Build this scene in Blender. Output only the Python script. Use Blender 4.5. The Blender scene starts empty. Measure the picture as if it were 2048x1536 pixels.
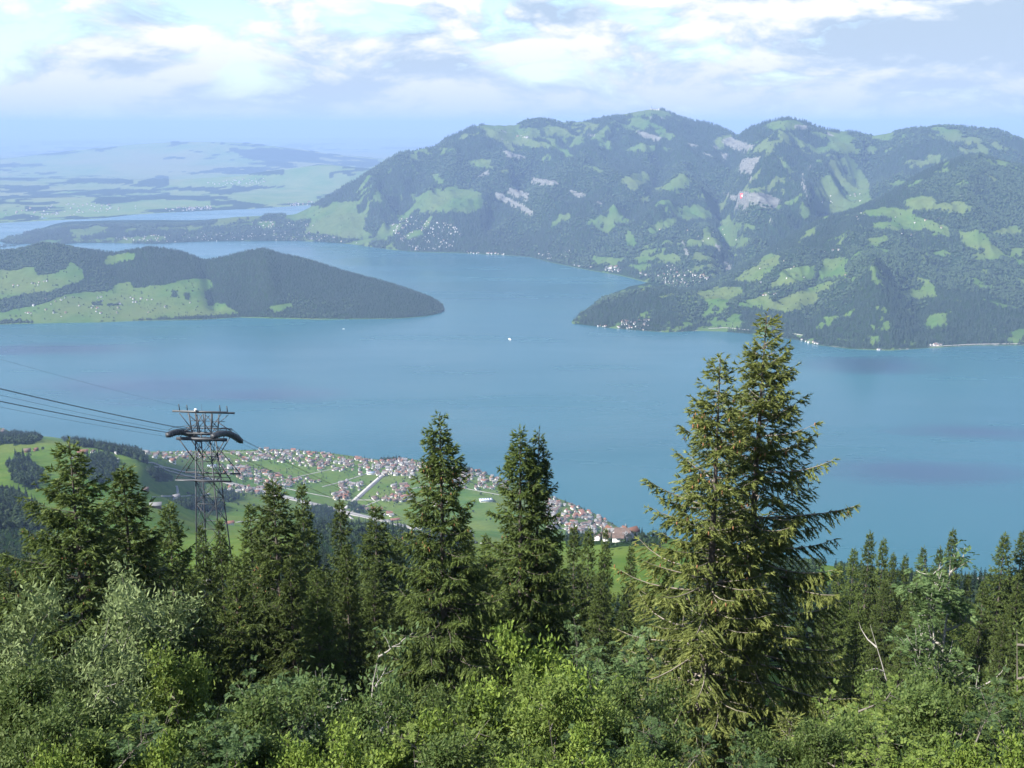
import bpy, math, random
import numpy as np
from mathutils import Vector
from mathutils.bvhtree import BVHTree

# ------------------------------------------------------------------ camera, world, sun
ZC, PITCH, FPX = 1160.0, math.radians(13.5), 2161.0     # lake level is z = 0, metres
CP, SP = math.cos(PITCH), math.sin(PITCH)
sc = bpy.context.scene
COL = sc.collection
cam = bpy.data.cameras.new('camera'); camo = bpy.data.objects.new('camera', cam); COL.objects.link(camo)
cam.sensor_width = 36.0; cam.lens = FPX / 2048 * 36.0
cam.clip_start = 0.5; cam.clip_end = 250000
camo.location = (0, 0, ZC); camo.rotation_euler = (math.pi / 2 - PITCH, 0, 0)
sc.camera = camo

SUN_EL, SUN_AZ = math.radians(42), math.radians(-118)    # azimuth from +Y, clockwise (negative: towards -X)
SUN_DIR = Vector((math.sin(SUN_AZ) * math.cos(SUN_EL), math.cos(SUN_AZ) * math.cos(SUN_EL), math.sin(SUN_EL)))
sl = bpy.data.lights.new('sun', 'SUN'); sl.energy = 5.0; sl.angle = math.radians(0.5); sl.color = (1.0, 0.955, 0.88)
so = bpy.data.objects.new('sun', sl); COL.objects.link(so)
so.rotation_euler = SUN_DIR.to_track_quat('Z', 'Y').to_euler()

def build_world():
    w = bpy.data.worlds.new('World'); sc.world = w; w.use_nodes = True
    nt = w.node_tree; nt.nodes.clear(); N = nt.nodes.new; L = nt.links.new
    out = N('ShaderNodeOutputWorld')
    sky = N('ShaderNodeTexSky'); sky.sky_type = 'NISHITA'; sky.sun_disc = False
    sky.sun_elevation = SUN_EL; sky.sun_rotation = SUN_AZ; sky.altitude = 1500
    sky.air_density = 1.0; sky.dust_density = 0.6; sky.ozone_density = 1.5
    bg = N('ShaderNodeBackground'); bg.inputs['Strength'].default_value = 0.10
    L(sky.outputs[0], bg.inputs['Color'])
    tc = N('ShaderNodeTexCoord')
    def math_(op, a, b=None, c=None, clamp=False):
        n = N('ShaderNodeMath'); n.operation = op; n.use_clamp = clamp
        for i, v in enumerate((a, b, c)):
            if v is None: continue
            if isinstance(v, (int, float)): n.inputs[i].default_value = v
            else: L(v, n.inputs[i])
        return n.outputs[0]
    def noise(vec, scale, detail, rough, offs=(0, 0, 0), stretch=(1, 1, 2.6)):
        m = N('ShaderNodeMapping'); m.inputs['Scale'].default_value = stretch; m.inputs['Location'].default_value = offs
        L(vec, m.inputs['Vector'])
        n = N('ShaderNodeTexNoise'); n.inputs['Scale'].default_value = scale; n.inputs['Detail'].default_value = detail
        n.inputs['Roughness'].default_value = rough; n.inputs['Distortion'].default_value = 0.35
        L(m.outputs[0], n.inputs['Vector']); return n.outputs['Fac']
    def ramp(val, stops):
        r = N('ShaderNodeValToRGB'); el = r.color_ramp.elements
        for i, (p, c) in enumerate(stops):
            e = el[i] if i < 2 else el.new(p)
            e.position = p; e.color = (*c, 1) if len(c) == 3 else c
        L(val, r.inputs[0]); return r.outputs[0]
    V = tc.outputs['Generated']
    n1 = noise(V, 10.0, 10, 0.60)                                   # the banks of cloud
    n1u = noise(V, 10.0, 5, 0.56, offs=(0.018, 0.0, -0.045))       # the same a little towards the sun and higher
    nbig = noise(V, 2.3, 3, 0.5, offs=(3.1, 1.7, 0.4))
    cover = math_('ADD', n1, math_('MULTIPLY', math_('SUBTRACT', nbig, 0.5), 0.55))
    sxyz = N('ShaderNodeSeparateXYZ'); L(V, sxyz.inputs[0])
    high = math_('MULTIPLY', math_('SUBTRACT', sxyz.outputs['Z'], 0.09), 0.40)          # cloud piles up towards the horizon, open sky overhead
    mask = ramp(math_('SUBTRACT', cover, high), [(0.37, (0, 0, 0)), (0.50, (1, 1, 1))])
    lit = math_('ADD', math_('MULTIPLY', math_('SUBTRACT', n1, n1u), 4.2), 0.46)     # sunlit tops, grey bases
    lit = math_('SUBTRACT', lit, math_('MULTIPLY', math_('SUBTRACT', nbig, 0.5), 0.5))
    # the grey cloud bank to the north-east
    def blob(u, v, su, sv):
        a = (u - 1024) / FPX; b = (768 - v) / FPX
        d = Vector((a, CP + b * SP, b * CP - SP)).normalized()
        vs = N('ShaderNodeVectorMath'); vs.operation = 'SUBTRACT'; L(V, vs.inputs[0]); vs.inputs[1].default_value = d
        vm = N('ShaderNodeVectorMath'); vm.operation = 'MULTIPLY'; L(vs.outputs[0], vm.inputs[0]); vm.inputs[1].default_value = (1 / su, 1 / su, 1 / sv)
        ln = N('ShaderNodeVectorMath'); ln.operation = 'LENGTH'; L(vm.outputs[0], ln.inputs[0])
        return ln.outputs['Value']
    nb = noise(V, 14.0, 6, 0.55, offs=(7, 2, 1))
    db = math_('ADD', blob(1990, 90, 0.19, 0.052), math_('MULTIPLY', math_('SUBTRACT', nb, 0.5), 1.1))
    dark = ramp(db, [(0.62, (1, 1, 1)), (1.06, (0, 0, 0))])
    lit2 = math_('SUBTRACT', lit, math_('MULTIPLY', dark, 0.48))
    ccol = ramp(lit2, [(0.0, (0.50, 0.63, 0.80)), (0.28, (0.63, 0.74, 0.88)), (0.50, (0.80, 0.87, 0.97)), (0.62, (0.91, 0.94, 1.0)), (0.84, (1.06, 1.06, 1.06))])
    mask2 = math_('MAXIMUM', mask, dark)
    bgc = N('ShaderNodeBackground'); L(ccol, bgc.inputs['Color']); bgc.inputs['Strength'].default_value = 0.48
    mix = N('ShaderNodeMixShader'); L(mask2, mix.inputs[0]); L(bg.outputs[0], mix.inputs[1]); L(bgc.outputs[0], mix.inputs[2])
    # pale haze that all skies carry low over the horizon
    low = N('ShaderNodeMapRange'); L(sxyz.outputs['Z'], low.inputs['Value']); low.interpolation_type = 'SMOOTHSTEP'
    for k_, v_ in (('From Min', 0.0), ('From Max', 0.095), ('To Min', 0.78), ('To Max', 0.0)): low.inputs[k_].default_value = v_
    bgh = N('ShaderNodeBackground'); bgh.inputs['Color'].default_value = (0.66, 0.80, 1.0, 1); bgh.inputs['Strength'].default_value = 0.40
    mix2 = N('ShaderNodeMixShader'); L(low.outputs[0], mix2.inputs[0]); L(mix.outputs[0], mix2.inputs[1]); L(bgh.outputs[0], mix2.inputs[2])
    L(mix2.outputs[0], out.inputs['Surface'])
    w.cycles.sampling_method = 'MANUAL'; w.cycles.sample_map_resolution = 512
build_world()
sc.view_settings.view_transform = 'Standard'; sc.view_settings.look = 'None'
sc.view_settings.exposure = 1.2; sc.view_settings.gamma = 1.0; sc.view_settings.use_curve_mapping = False
sc.render.engine = 'CYCLES'
sc.cycles.max_bounces = 5; sc.cycles.diffuse_bounces = 2; sc.cycles.glossy_bounces = 2
sc.cycles.transmission_bounces = 3; sc.cycles.transparent_max_bounces = 6; sc.cycles.volume_bounces = 0
sc.cycles.use_denoising = True
sc.cycles.caustics_reflective = False; sc.cycles.caustics_refractive = False

# ------------------------------------------------------------------ helpers
def at(u, v, Y):                       # a pixel of the photograph and a depth -> a point
    a = (u - 1024) / FPX; b = (768 - v) / FPX
    k = Y / (CP + b * SP)
    return (a * k, Y, ZC + (b * CP - SP) * k)
def at_z(u, v, z=0.0):
    a = (u - 1024) / FPX; b = (768 - v) / FPX
    k = (z - ZC) / (b * CP - SP)
    return (a * k, (CP + b * SP) * k, z)
def pix(P):
    P = np.asarray(P, float); x, y, z = P[..., 0], P[..., 1], P[..., 2] - ZC
    f = np.maximum(y * CP - z * SP, 1e-3); up = y * SP + z * CP
    return 1024 + FPX * x / f, 768 - FPX * up / f
def ray(u, v):
    a = (u - 1024) / FPX; b = (768 - v) / FPX
    return Vector((a, CP + b * SP, b * CP - SP)).normalized()

def _hash(ix, iy, s):
    h = (ix.astype(np.int64) * 374761393 + iy.astype(np.int64) * 668265263 + s * 982451653) & 0xFFFFFFFF
    h = ((h ^ (h >> 13)) * 1274126177) & 0xFFFFFFFF
    return ((h ^ (h >> 16)) & 0xFFFF) / 65535.0
def vnoise(x, y, s=0):
    ix, iy = np.floor(x), np.floor(y); fx, fy = x - ix, y - iy
    fx = fx * fx * fx * (fx * (fx * 6 - 15) + 10); fy = fy * fy * fy * (fy * (fy * 6 - 15) + 10)
    a, b, c, d = _hash(ix, iy, s), _hash(ix + 1, iy, s), _hash(ix, iy + 1, s), _hash(ix + 1, iy + 1, s)
    return (a + (b - a) * fx) * (1 - fy) + (c + (d - c) * fx) * fy
def fbm(x, y, wl, octv=5, s=0, gain=0.5, ridged=False):
    x = np.asarray(x, float); y = np.asarray(y, float)
    t = np.zeros_like(x); amp, tot = 1.0, 0.0
    c, sn = math.cos(0.6), math.sin(0.6)
    for o in range(octv):
        n = vnoise(x / wl + 17.3 * o, y / wl - 9.1 * o, s + o) * 2 - 1
        if ridged: n = 1 - 2 * np.abs(n)
        t += amp * n; tot += amp; amp *= gain; wl *= 0.5
        x, y = c * x - sn * y, sn * x + c * y
    return t / tot

def mesh(name, verts, faces, mats=(), smooth=False, mat_idx=None):
    """verts (n,3); faces: list of index arrays (m,k) of constant k each"""
    me = bpy.data.meshes.new(name)
    verts = np.asarray(verts, np.float32); me.vertices.add(len(verts)); me.vertices.foreach_set('co', verts.ravel())
    if not isinstance(faces, (list, tuple)): faces = [faces]
    faces = [np.asarray(f, np.int32) for f in faces if len(f)]
    if faces:
        loops = np.concatenate([f.ravel() for f in faces])
        sizes = np.concatenate([np.full(len(f), f.shape[1], np.int32) for f in faces])
        starts = np.concatenate([[0], np.cumsum(sizes)[:-1]]).astype(np.int32)
        me.loops.add(len(loops)); me.loops.foreach_set('vertex_index', loops)
        me.polygons.add(len(sizes)); me.polygons.foreach_set('loop_start', starts)
        try: me.polygons.foreach_set('loop_total', sizes)
        except Exception: pass
        if smooth: me.polygons.foreach_set('use_smooth', np.ones(len(sizes), bool))
        if mat_idx is not None: me.polygons.foreach_set('material_index', np.asarray(mat_idx, np.int32))
    for m in mats: me.materials.append(m)
    me.update(calc_edges=True)
    return me
def add_obj(name, data, parent=None, **props):
    o = bpy.data.objects.new(name, data); COL.objects.link(o)
    if parent is not None: o.parent = parent
    for k, v in props.items(): o[k] = v
    return o
def empty(name, loc=(0, 0, 0), rz=0, **props):
    o = bpy.data.objects.new(name, None); COL.objects.link(o); o.location = loc; o.rotation_euler = (0, 0, rz)
    o.empty_display_size = 0.1
    for k, v in props.items(): o[k] = v
    return o
def copy_thing(src, **props):
    c = src.copy(); COL.objects.link(c)
    for ch in src.children:
        d = ch.copy(); COL.objects.link(d); d.parent = c
        for g in ch.children:
            e = g.copy(); COL.objects.link(e); e.parent = d
    for k, v in props.items(): c[k] = v
    return c
def attr(me, name, vals, domain='POINT', typ='FLOAT'):
    a = me.attributes.new(name, typ, domain)
    vals = np.asarray(vals, np.float32 if typ != 'INT' else np.int32)
    a.data.foreach_set('vector' if typ == 'FLOAT_VECTOR' else 'value', vals.ravel())
def tube(points, radii, sides=6, cap=True):
    P = np.asarray(points, float); R = np.asarray(radii, float); n = len(P)
    T = np.gradient(P, axis=0); T /= np.linalg.norm(T, axis=1)[:, None] + 1e-9
    ref = np.array([0.0, 0, 1]) if abs(T[0][2]) < 0.9 else np.array([1.0, 0, 0])
    A = np.cross(T, ref); A /= np.linalg.norm(A, axis=1)[:, None] + 1e-9
    B = np.cross(T, A)
    th = np.arange(sides) * 2 * math.pi / sides
    V = P[:, None] + R[:, None, None] * (np.cos(th)[None, :, None] * A[:, None] + np.sin(th)[None, :, None] * B[:, None])
    V = V.reshape(-1, 3)
    i = np.arange(n - 1)[:, None] * sides; j = np.arange(sides)[None]; k = (j + 1) % sides
    F = np.stack([i + j, i + k, i + sides + k, i + sides + j], -1).reshape(-1, 4)
    return V, F
class MB:                               # collects quads
    def __init__(s): s.v, s.f, s.n = [], [], 0
    def add(s, V, F):
        s.v.append(np.asarray(V, float)); s.f.append(np.asarray(F) + s.n); s.n += len(V); return s
    def tube(s, p, r, sides=6): return s.add(*tube(p, r, sides))
    def bar(s, a, b, w, h=None):
        a, b = np.asarray(a, float), np.asarray(b, float); h = h or w
        t = (b - a) / (np.linalg.norm(b - a) + 1e-9)
        ref = np.array([0, 0, 1.0]) if abs(t[2]) < 0.95 else np.array([1.0, 0, 0])
        x = np.cross(t, ref); x /= np.linalg.norm(x); y = np.cross(x, t)
        c = [sx * x * w / 2 + sy * y * h / 2 for sx, sy in ((-1, -1), (1, -1), (1, 1), (-1, 1))]
        V = [a + q for q in c] + [b + q for q in c]
        return s.add(V, [[0, 1, 2, 3][::-1], [4, 5, 6, 7], [0, 1, 5, 4], [1, 2, 6, 5], [2, 3, 7, 6], [3, 0, 4, 7]])
    def box(s, lo, hi):
        (a, b, c), (d, e, f) = lo, hi
        V = [(a, b, c), (d, b, c), (d, e, c), (a, e, c), (a, b, f), (d, b, f), (d, e, f), (a, e, f)]
        return s.add(V, [[3, 2, 1, 0], [4, 5, 6, 7], [0, 1, 5, 4], [1, 2, 6, 5], [2, 3, 7, 6], [3, 0, 4, 7]])
    def mesh(s, name, mat, smooth=False):
        return mesh(name, np.concatenate(s.v), [np.concatenate(s.f)], [mat], smooth)

def crop(ox, oy, k, polys):
    return [[(ox + x / k, oy + y / k) for x, y in p] for p in polys]
def inside(u, v, poly):
    r = np.zeros(u.shape, bool); n = len(poly)
    for i in range(n):
        x1, y1 = poly[i]; x2, y2 = poly[(i + 1) % n]
        c = ((y1 > v) != (y2 > v)) & (u < (x2 - x1) * (v - y1) / ((y2 - y1) or 1e-9) + x1)
        r ^= c
    return r
def in_any(u, v, polys, rough=3.0, s=0, wl=22.0):
    uu = u + fbm(u, v, wl, 3, s) * rough * 2; vv = v + fbm(u, v, wl, 3, s + 50) * rough
    r = np.zeros(u.shape, bool)
    for p in polys:
        xs = [q[0] for q in p]; ys = [q[1] for q in p]
        bb = (uu > min(xs)) & (uu < max(xs)) & (vv > min(ys)) & (vv < max(ys))
        if bb.any(): r[bb] |= inside(uu[bb], vv[bb], p)
    return r

# ------------------------------------------------------------------ materials
def new_mat(name):
    m = bpy.data.materials.new(name); m.use_nodes = True; nt = m.node_tree
    b = nt.nodes['Principled BSDF']; b.inputs['Roughness'].default_value = 0.9
    b.inputs['Specular IOR Level'].default_value = 0.2
    return m, nt, b
class NT:
    def __init__(s, nt): s.nt = nt
    def n(s, t, **kw):
        x = s.nt.nodes.new(t)
        for k, v in kw.items(): setattr(x, k, v)
        return x
    def l(s, a, b): s.nt.links.new(a, b)
    def attr(s, name, typ='GEOMETRY'):
        a = s.n('ShaderNodeAttribute', attribute_name=name); a.attribute_type = typ; return a.outputs['Fac']
    def noise(s, scale, detail=4, rough=0.55, coord='Object', stretch=None):
        tc = s.n('ShaderNodeTexCoord'); n = s.n('ShaderNodeTexNoise')
        n.inputs['Scale'].default_value = scale; n.inputs['Detail'].default_value = detail; n.inputs['Roughness'].default_value = rough
        if stretch:
            m = s.n('ShaderNodeMapping'); m.inputs['Scale'].default_value = stretch; s.l(tc.outputs[coord], m.inputs[0]); s.l(m.outputs[0], n.inputs['Vector'])
        else: s.l(tc.outputs[coord], n.inputs['Vector'])
        return n.outputs['Fac']
    def ramp(s, val, stops):
        r = s.n('ShaderNodeValToRGB'); el = r.color_ramp.elements
        for i, (p, c) in enumerate(stops):
            e = el[i] if i < 2 else el.new(p)
            e.position = p; e.color = (*c, 1)
        s.l(val, r.inputs[0]); return r.outputs[0]
    def mix(s, fac, a, b, blend='MIX'):
        m = s.n('ShaderNodeMix', data_type='RGBA'); m.blend_type = blend
        for sock, v in ((m.inputs[0], fac), (m.inputs[6], a), (m.inputs[7], b)):
            if isinstance(v, (int, float)): sock.default_value = v
            elif isinstance(v, tuple): sock.default_value = (*v, 1)
            else: s.l(v, sock)
        return m.outputs[2]
    def math(s, op, a, b=0.0, clamp=False):
        m = s.n('ShaderNodeMath', operation=op); m.use_clamp = clamp
        for i, v in enumerate((a, b)):
            if isinstance(v, (int, float)): m.inputs[i].default_value = v
            else: s.l(v, m.inputs[i])
        return m.outputs[0]
    def bump(s, h, bsdf, strength, dist):
        b = s.n('ShaderNodeBump'); b.inputs['Strength'].default_value = strength; b.inputs['Distance'].default_value = dist
        s.l(h, b.inputs['Height']); s.l(b.outputs[0], bsdf.inputs['Normal'])

def land_mat(name, scale, grass, dry, forest=(0.020, 0.040, 0.014), rock=(0.205, 0.205, 0.185)):
    m, nt, b = new_mat(name); t = NT(nt)
    f = t.attr('forest'); r = t.attr('rock'); tone = t.attr('tone')
    n1 = t.noise(scale, 6, 0.6); n2 = t.noise(scale * 7, 5, 0.65)
    g = t.mix(t.ramp(n1, [(0.35, (0, 0, 0)), (0.68, (1, 1, 1))]), grass, dry)
    g = t.mix(t.math('MULTIPLY', tone, 0.8), g, (dry[0] * 1.05, dry[1] * 0.92, dry[2] * 1.1))
    g = t.mix(0.35, g, t.ramp(n2, [(0.3, (0.45, 0.45, 0.45)), (0.7, (1.3, 1.3, 1.3))]), 'MULTIPLY')
    fo = t.mix(n2, (forest[0] * 0.6, forest[1] * 0.6, forest[2] * 0.6), forest)
    fm = t.math('ADD', f, t.math('MULTIPLY', t.math('SUBTRACT', n2, 0.5), 0.7))
    c = t.mix(t.ramp(fm, [(0.44, (0, 0, 0)), (0.56, (1, 1, 1))]), g, fo)
    n3 = t.noise(scale * 5, 6, 0.7, stretch=(1, 1, 4))
    rk = t.mix(t.ramp(n3, [(0.35, (0, 0, 0)), (0.65, (1, 1, 1))]), (rock[0] * 0.42, rock[1] * 0.42, rock[2] * 0.42), rock)
    rm = t.math('ADD', r, t.math('MULTIPLY', t.math('SUBTRACT', n3, 0.5), 1.2))
    c = t.mix(t.ramp(rm, [(0.46, (0, 0, 0)), (0.60, (1, 1, 1))]), c, rk)
    t.l(c, b.inputs['Base Color']); b.inputs['Roughness'].default_value = 1.0; b.inputs['Specular IOR Level'].default_value = 0.0
    return m
def leaf_mat(name, dark, light, transl=0.3, rnd=0.35, attr_name='tint'):
    m = bpy.data.materials.new(name); m.use_nodes = True; nt = m.node_tree; t = NT(nt)
    nt.nodes.remove(nt.nodes['Principled BSDF']); out = nt.nodes['Material Output']
    oi = t.n('ShaderNodeObjectInfo')
    f = t.attr(attr_name)
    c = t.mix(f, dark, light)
    k = t.math('ADD', t.math('MULTIPLY', oi.outputs['Random'], 2 * rnd), 1 - rnd)
    cc = t.n('ShaderNodeVectorMath', operation='SCALE'); t.l(c, cc.inputs[0]); t.l(k, cc.inputs['Scale'])
    d = t.n('ShaderNodeBsdfPrincipled'); d.inputs['Roughness'].default_value = 0.62; d.inputs['Specular IOR Level'].default_value = 0.25
    t.l(cc.outputs[0], d.inputs['Base Color'])
    if transl > 0:
        tr = t.n('ShaderNodeBsdfTranslucent'); t.l(cc.outputs[0], tr.inputs['Color'])
        mx = t.n('ShaderNodeMixShader'); mx.inputs[0].default_value = transl
        t.l(d.outputs[0], mx.inputs[1]); t.l(tr.outputs[0], mx.inputs[2]); t.l(mx.outputs[0], out.inputs['Surface'])
    else: t.l(d.outputs[0], out.inputs['Surface'])
    return m
def plain(name, col, rough=0.85, var=0.25, scale=1.0, spec=0.2, metal=0.0):
    m, nt, b = new_mat(name); t = NT(nt)
    n = t.noise(scale, 5, 0.6)
    c = t.mix(n, tuple(x * (1 - var) for x in col), tuple(min(1, x * (1 + var)) for x in col))
    t.l(c, b.inputs['Base Color']); b.inputs['Roughness'].default_value = rough; b.inputs['Specular IOR Level'].default_value = spec
    b.inputs['Metallic'].default_value = metal
    return m

M = {}
M['mountain'] = land_mat('mountain_land', 0.004, (0.052, 0.106, 0.024), (0.086, 0.126, 0.036))
M['hill'] = land_mat('hill_land', 0.006, (0.056, 0.114, 0.024), (0.094, 0.138, 0.036))
M['near'] = land_mat('near_land', 0.012, (0.056, 0.118, 0.020), (0.105, 0.155, 0.030))
M['far'] = land_mat('far_land', 0.0022, (0.090, 0.165, 0.040), (0.165, 0.200, 0.070))
M['conifer_far'] = leaf_mat('distant_conifer', (0.008, 0.021, 0.011), (0.022, 0.044, 0.019), 0.0, 0.35)
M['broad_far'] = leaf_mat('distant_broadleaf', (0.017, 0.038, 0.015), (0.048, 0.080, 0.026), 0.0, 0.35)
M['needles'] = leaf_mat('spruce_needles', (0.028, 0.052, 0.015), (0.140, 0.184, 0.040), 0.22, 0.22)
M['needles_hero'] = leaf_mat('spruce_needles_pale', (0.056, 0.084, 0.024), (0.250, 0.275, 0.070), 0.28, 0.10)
M['bark'] = plain('spruce_bark', (0.115, 0.098, 0.085), 0.95, 0.5, 6.0, 0.1)
M['twig'] = plain('dead_twig', (0.26, 0.225, 0.19), 0.95, 0.4, 4.0, 0.1)
M['bleached'] = plain('bleached_wood', (0.33, 0.31, 0.28), 0.9, 0.4, 5.0, 0.1)
M['palebark'] = plain('pale_bark', (0.15, 0.135, 0.115), 0.9, 0.4, 5.0, 0.1)
M['cone'] = plain('spruce_cone', (0.30, 0.150, 0.070), 0.8, 0.3, 8.0)
M['willow'] = leaf_mat('willow_leaves', (0.082, 0.124, 0.042), (0.265, 0.325, 0.135), 0.30, 0.10)
M['rowan'] = leaf_mat('rowan_leaves', (0.045, 0.092, 0.032), (0.150, 0.215, 0.078), 0.38, 0.12)
M['lime'] = leaf_mat('lime_leaves', (0.075, 0.135, 0.022), (0.240, 0.310, 0.055), 0.35, 0.10)
M['shrub'] = leaf_mat('shrub_leaves', (0.044, 0.086, 0.022), (0.160, 0.210, 0.058), 0.38, 0.2)
M['steel'] = plain('weathered_steel', (0.056, 0.060, 0.066), 0.55, 0.4, 2.0, 0.4, 0.3)
M['steel_light'] = plain('galvanised_steel', (0.115, 0.120, 0.125), 0.5, 0.3, 2.0, 0.4, 0.3)
M['rope'] = plain('steel_rope', (0.035, 0.036, 0.04), 0.5, 0.2, 2.0, 0.4)
M['white'] = plain('white_plaster', (0.66, 0.645, 0.62), 0.9, 0.08, 0.3)
M['cream'] = plain('cream_plaster', (0.50, 0.44, 0.35), 0.9, 0.1, 0.3)
M['timber'] = plain('brown_timber', (0.17, 0.105, 0.062), 0.9, 0.3, 0.6)
M['roof_brown'] = plain('brown_roof_tile', (0.135, 0.100, 0.086), 0.9, 0.3, 0.5)
M['roof_red'] = plain('red_roof_tile', (0.205, 0.102, 0.072), 0.9, 0.25, 0.5)
M['roof_grey'] = plain('grey_roof', (0.20, 0.195, 0.195), 0.85, 0.25, 0.5)
M['roof_blue'] = plain('blue_grey_metal_roof', (0.36, 0.42, 0.52), 0.6, 0.1, 0.3)
M['road'] = plain('pale_road', (0.30, 0.285, 0.265), 0.95, 0.15, 0.05)
M['asphalt'] = plain('grey_asphalt', (0.16, 0.155, 0.15), 0.95, 0.15, 0.05)
M['concrete'] = plain('concrete', (0.40, 0.385, 0.36), 0.95, 0.15, 0.1)
M['boat'] = plain('white_boat_paint', (0.85, 0.85, 0.85), 0.4, 0.05, 0.5)
M['flag_red'] = plain('red_flag_cloth', (0.70, 0.075, 0.060), 0.9, 0.1, 0.5)
M['soil'] = None

def water_mat():
    m, nt, b = new_mat('lake_water'); t = NT(nt)
    n = t.noise(0.00035, 4, 0.5, stretch=(0.6, 1.6, 1)); n2 = t.noise(0.0011, 5, 0.6, stretch=(0.45, 1.9, 1))
    c = t.mix(t.ramp(n, [(0.35, (0, 0, 0)), (0.65, (1, 1, 1))]), (0.014, 0.080, 0.104), (0.021, 0.102, 0.126))
    # cloud shadows painted into the water colour as dark patches
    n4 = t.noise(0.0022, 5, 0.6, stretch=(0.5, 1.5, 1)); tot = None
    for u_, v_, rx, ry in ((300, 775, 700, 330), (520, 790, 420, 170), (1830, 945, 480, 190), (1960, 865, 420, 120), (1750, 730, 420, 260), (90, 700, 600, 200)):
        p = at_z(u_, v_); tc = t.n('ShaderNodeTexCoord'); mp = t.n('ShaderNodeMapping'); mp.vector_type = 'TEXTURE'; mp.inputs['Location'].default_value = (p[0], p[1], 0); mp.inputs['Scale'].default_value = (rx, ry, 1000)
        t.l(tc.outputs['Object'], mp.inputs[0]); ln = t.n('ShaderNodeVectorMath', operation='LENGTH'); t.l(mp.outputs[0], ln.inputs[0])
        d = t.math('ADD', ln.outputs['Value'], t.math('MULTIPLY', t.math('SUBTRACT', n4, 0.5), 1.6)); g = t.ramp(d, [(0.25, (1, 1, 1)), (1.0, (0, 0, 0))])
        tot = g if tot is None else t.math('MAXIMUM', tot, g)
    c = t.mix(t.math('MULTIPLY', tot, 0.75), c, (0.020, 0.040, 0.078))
    t.l(c, b.inputs['Base Color'])
    t.l(t.ramp(n2, [(0.3, (0.16, 0.16, 0.16)), (0.7, (0.32, 0.32, 0.32))]), b.inputs['Roughness'])
    b.inputs['IOR'].default_value = 1.33; b.inputs['Specular IOR Level'].default_value = 0.5
    r = t.noise(0.05, 4, 0.7); t.bump(r, b, 0.12, 3.0)
    return m
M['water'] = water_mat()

# ------------------------------------------------------------------ terrain
def gsmooth(a, k):
    if k <= 0: return a
    w = np.exp(-0.5 * (np.arange(-3 * k, 3 * k + 1) / k) ** 2); w /= w.sum()
    p = np.pad(a, 3 * k, mode='edge'); return np.convolve(p, w, 'valid')
def line_q(pts, Y0, q, sm=2):
    P = np.array(pts, float); k = P[:, 0] / (P[:, 1] + Y0); o = np.argsort(k)
    return gsmooth(np.interp(q, k[o], P[o, 1]), sm), gsmooth(np.interp(q, k[o], P[o, 2]), sm)
def loft(lines, rows, q, Y0, sm=2, rowblur=2):
    YZ = [line_q(l, Y0, q, sm) for l in lines]
    Y, Z = [], []
    for i, r in enumerate(rows):
        t = np.linspace(0, 1, r, endpoint=(i == len(rows) - 1))[:, None]
        Y.append(YZ[i][0][None] * (1 - t) + YZ[i + 1][0][None] * t); Z.append(YZ[i][1][None] * (1 - t) + YZ[i + 1][1][None] * t)
    Y = np.concatenate(Y); Z = np.concatenate(Z)
    for j in range(rowblur):
        Z[1:-1] = 0.25 * Z[:-2] + 0.5 * Z[1:-1] + 0.25 * Z[2:]
        Y[1:-1] = 0.25 * Y[:-2] + 0.5 * Y[1:-1] + 0.25 * Y[2:]
    X = q[None] * (Y + Y0)
    return np.stack([X, Y, Z], -1)
def band_param(rows):
    s = []
    for i, r in enumerate(rows): s.append(i + np.linspace(0, 1, r, endpoint=(i == len(rows) - 1)))
    return np.concatenate(s)[:, None]
def land_object(name, G, mat, forest, rock, tone):
    n, m = G.shape[:2]
    i = np.arange(n - 1)[:, None] * m; j = np.arange(m - 1)[None]
    F = np.stack([i + j, i + j + 1, i + m + j + 1, i + m + j], -1).reshape(-1, 4)
    me = mesh(name, G.reshape(-1, 3), [F], [mat], True)
    attr(me, 'forest', forest.ravel()); attr(me, 'rock', rock.ravel()); attr(me, 'tone', tone.ravel())
    return add_obj(name, me, kind='structure')
def seg_dist(u, v, pts):
    d = np.full(u.shape, 1e9)
    for (x1, y1), (x2, y2) in zip(pts[:-1], pts[1:]):
        L2 = (x2 - x1) ** 2 + (y2 - y1) ** 2
        t = np.clip(((u - x1) * (x2 - x1) + (v - y1) * (y2 - y1)) / L2, 0, 1)
        d = np.minimum(d, np.hypot(u - x1 - t * (x2 - x1), v - y1 - t * (y2 - y1)))
    return d
def sculpt(G, feats, env):
    u, v = pix(G); dz = np.zeros(u.shape)
    for amp, w, pts in feats: dz += amp * np.exp(-(seg_dist(u, v, pts) / w) ** 2)
    G[..., 2] += dz * env
def L3(*p): return [at(*q) if len(q) == 3 else at_z(*q) for q in p]
def shift(pts, dY, z=None, dz=0): return [(x * (y + dY) / y, y + dY, (z if z is not None else h) + dz) for x, y, h in pts]

# --- lake
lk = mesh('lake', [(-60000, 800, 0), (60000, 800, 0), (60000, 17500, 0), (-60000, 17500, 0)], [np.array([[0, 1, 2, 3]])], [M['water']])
add_obj('lake', lk, kind='structure')

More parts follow.
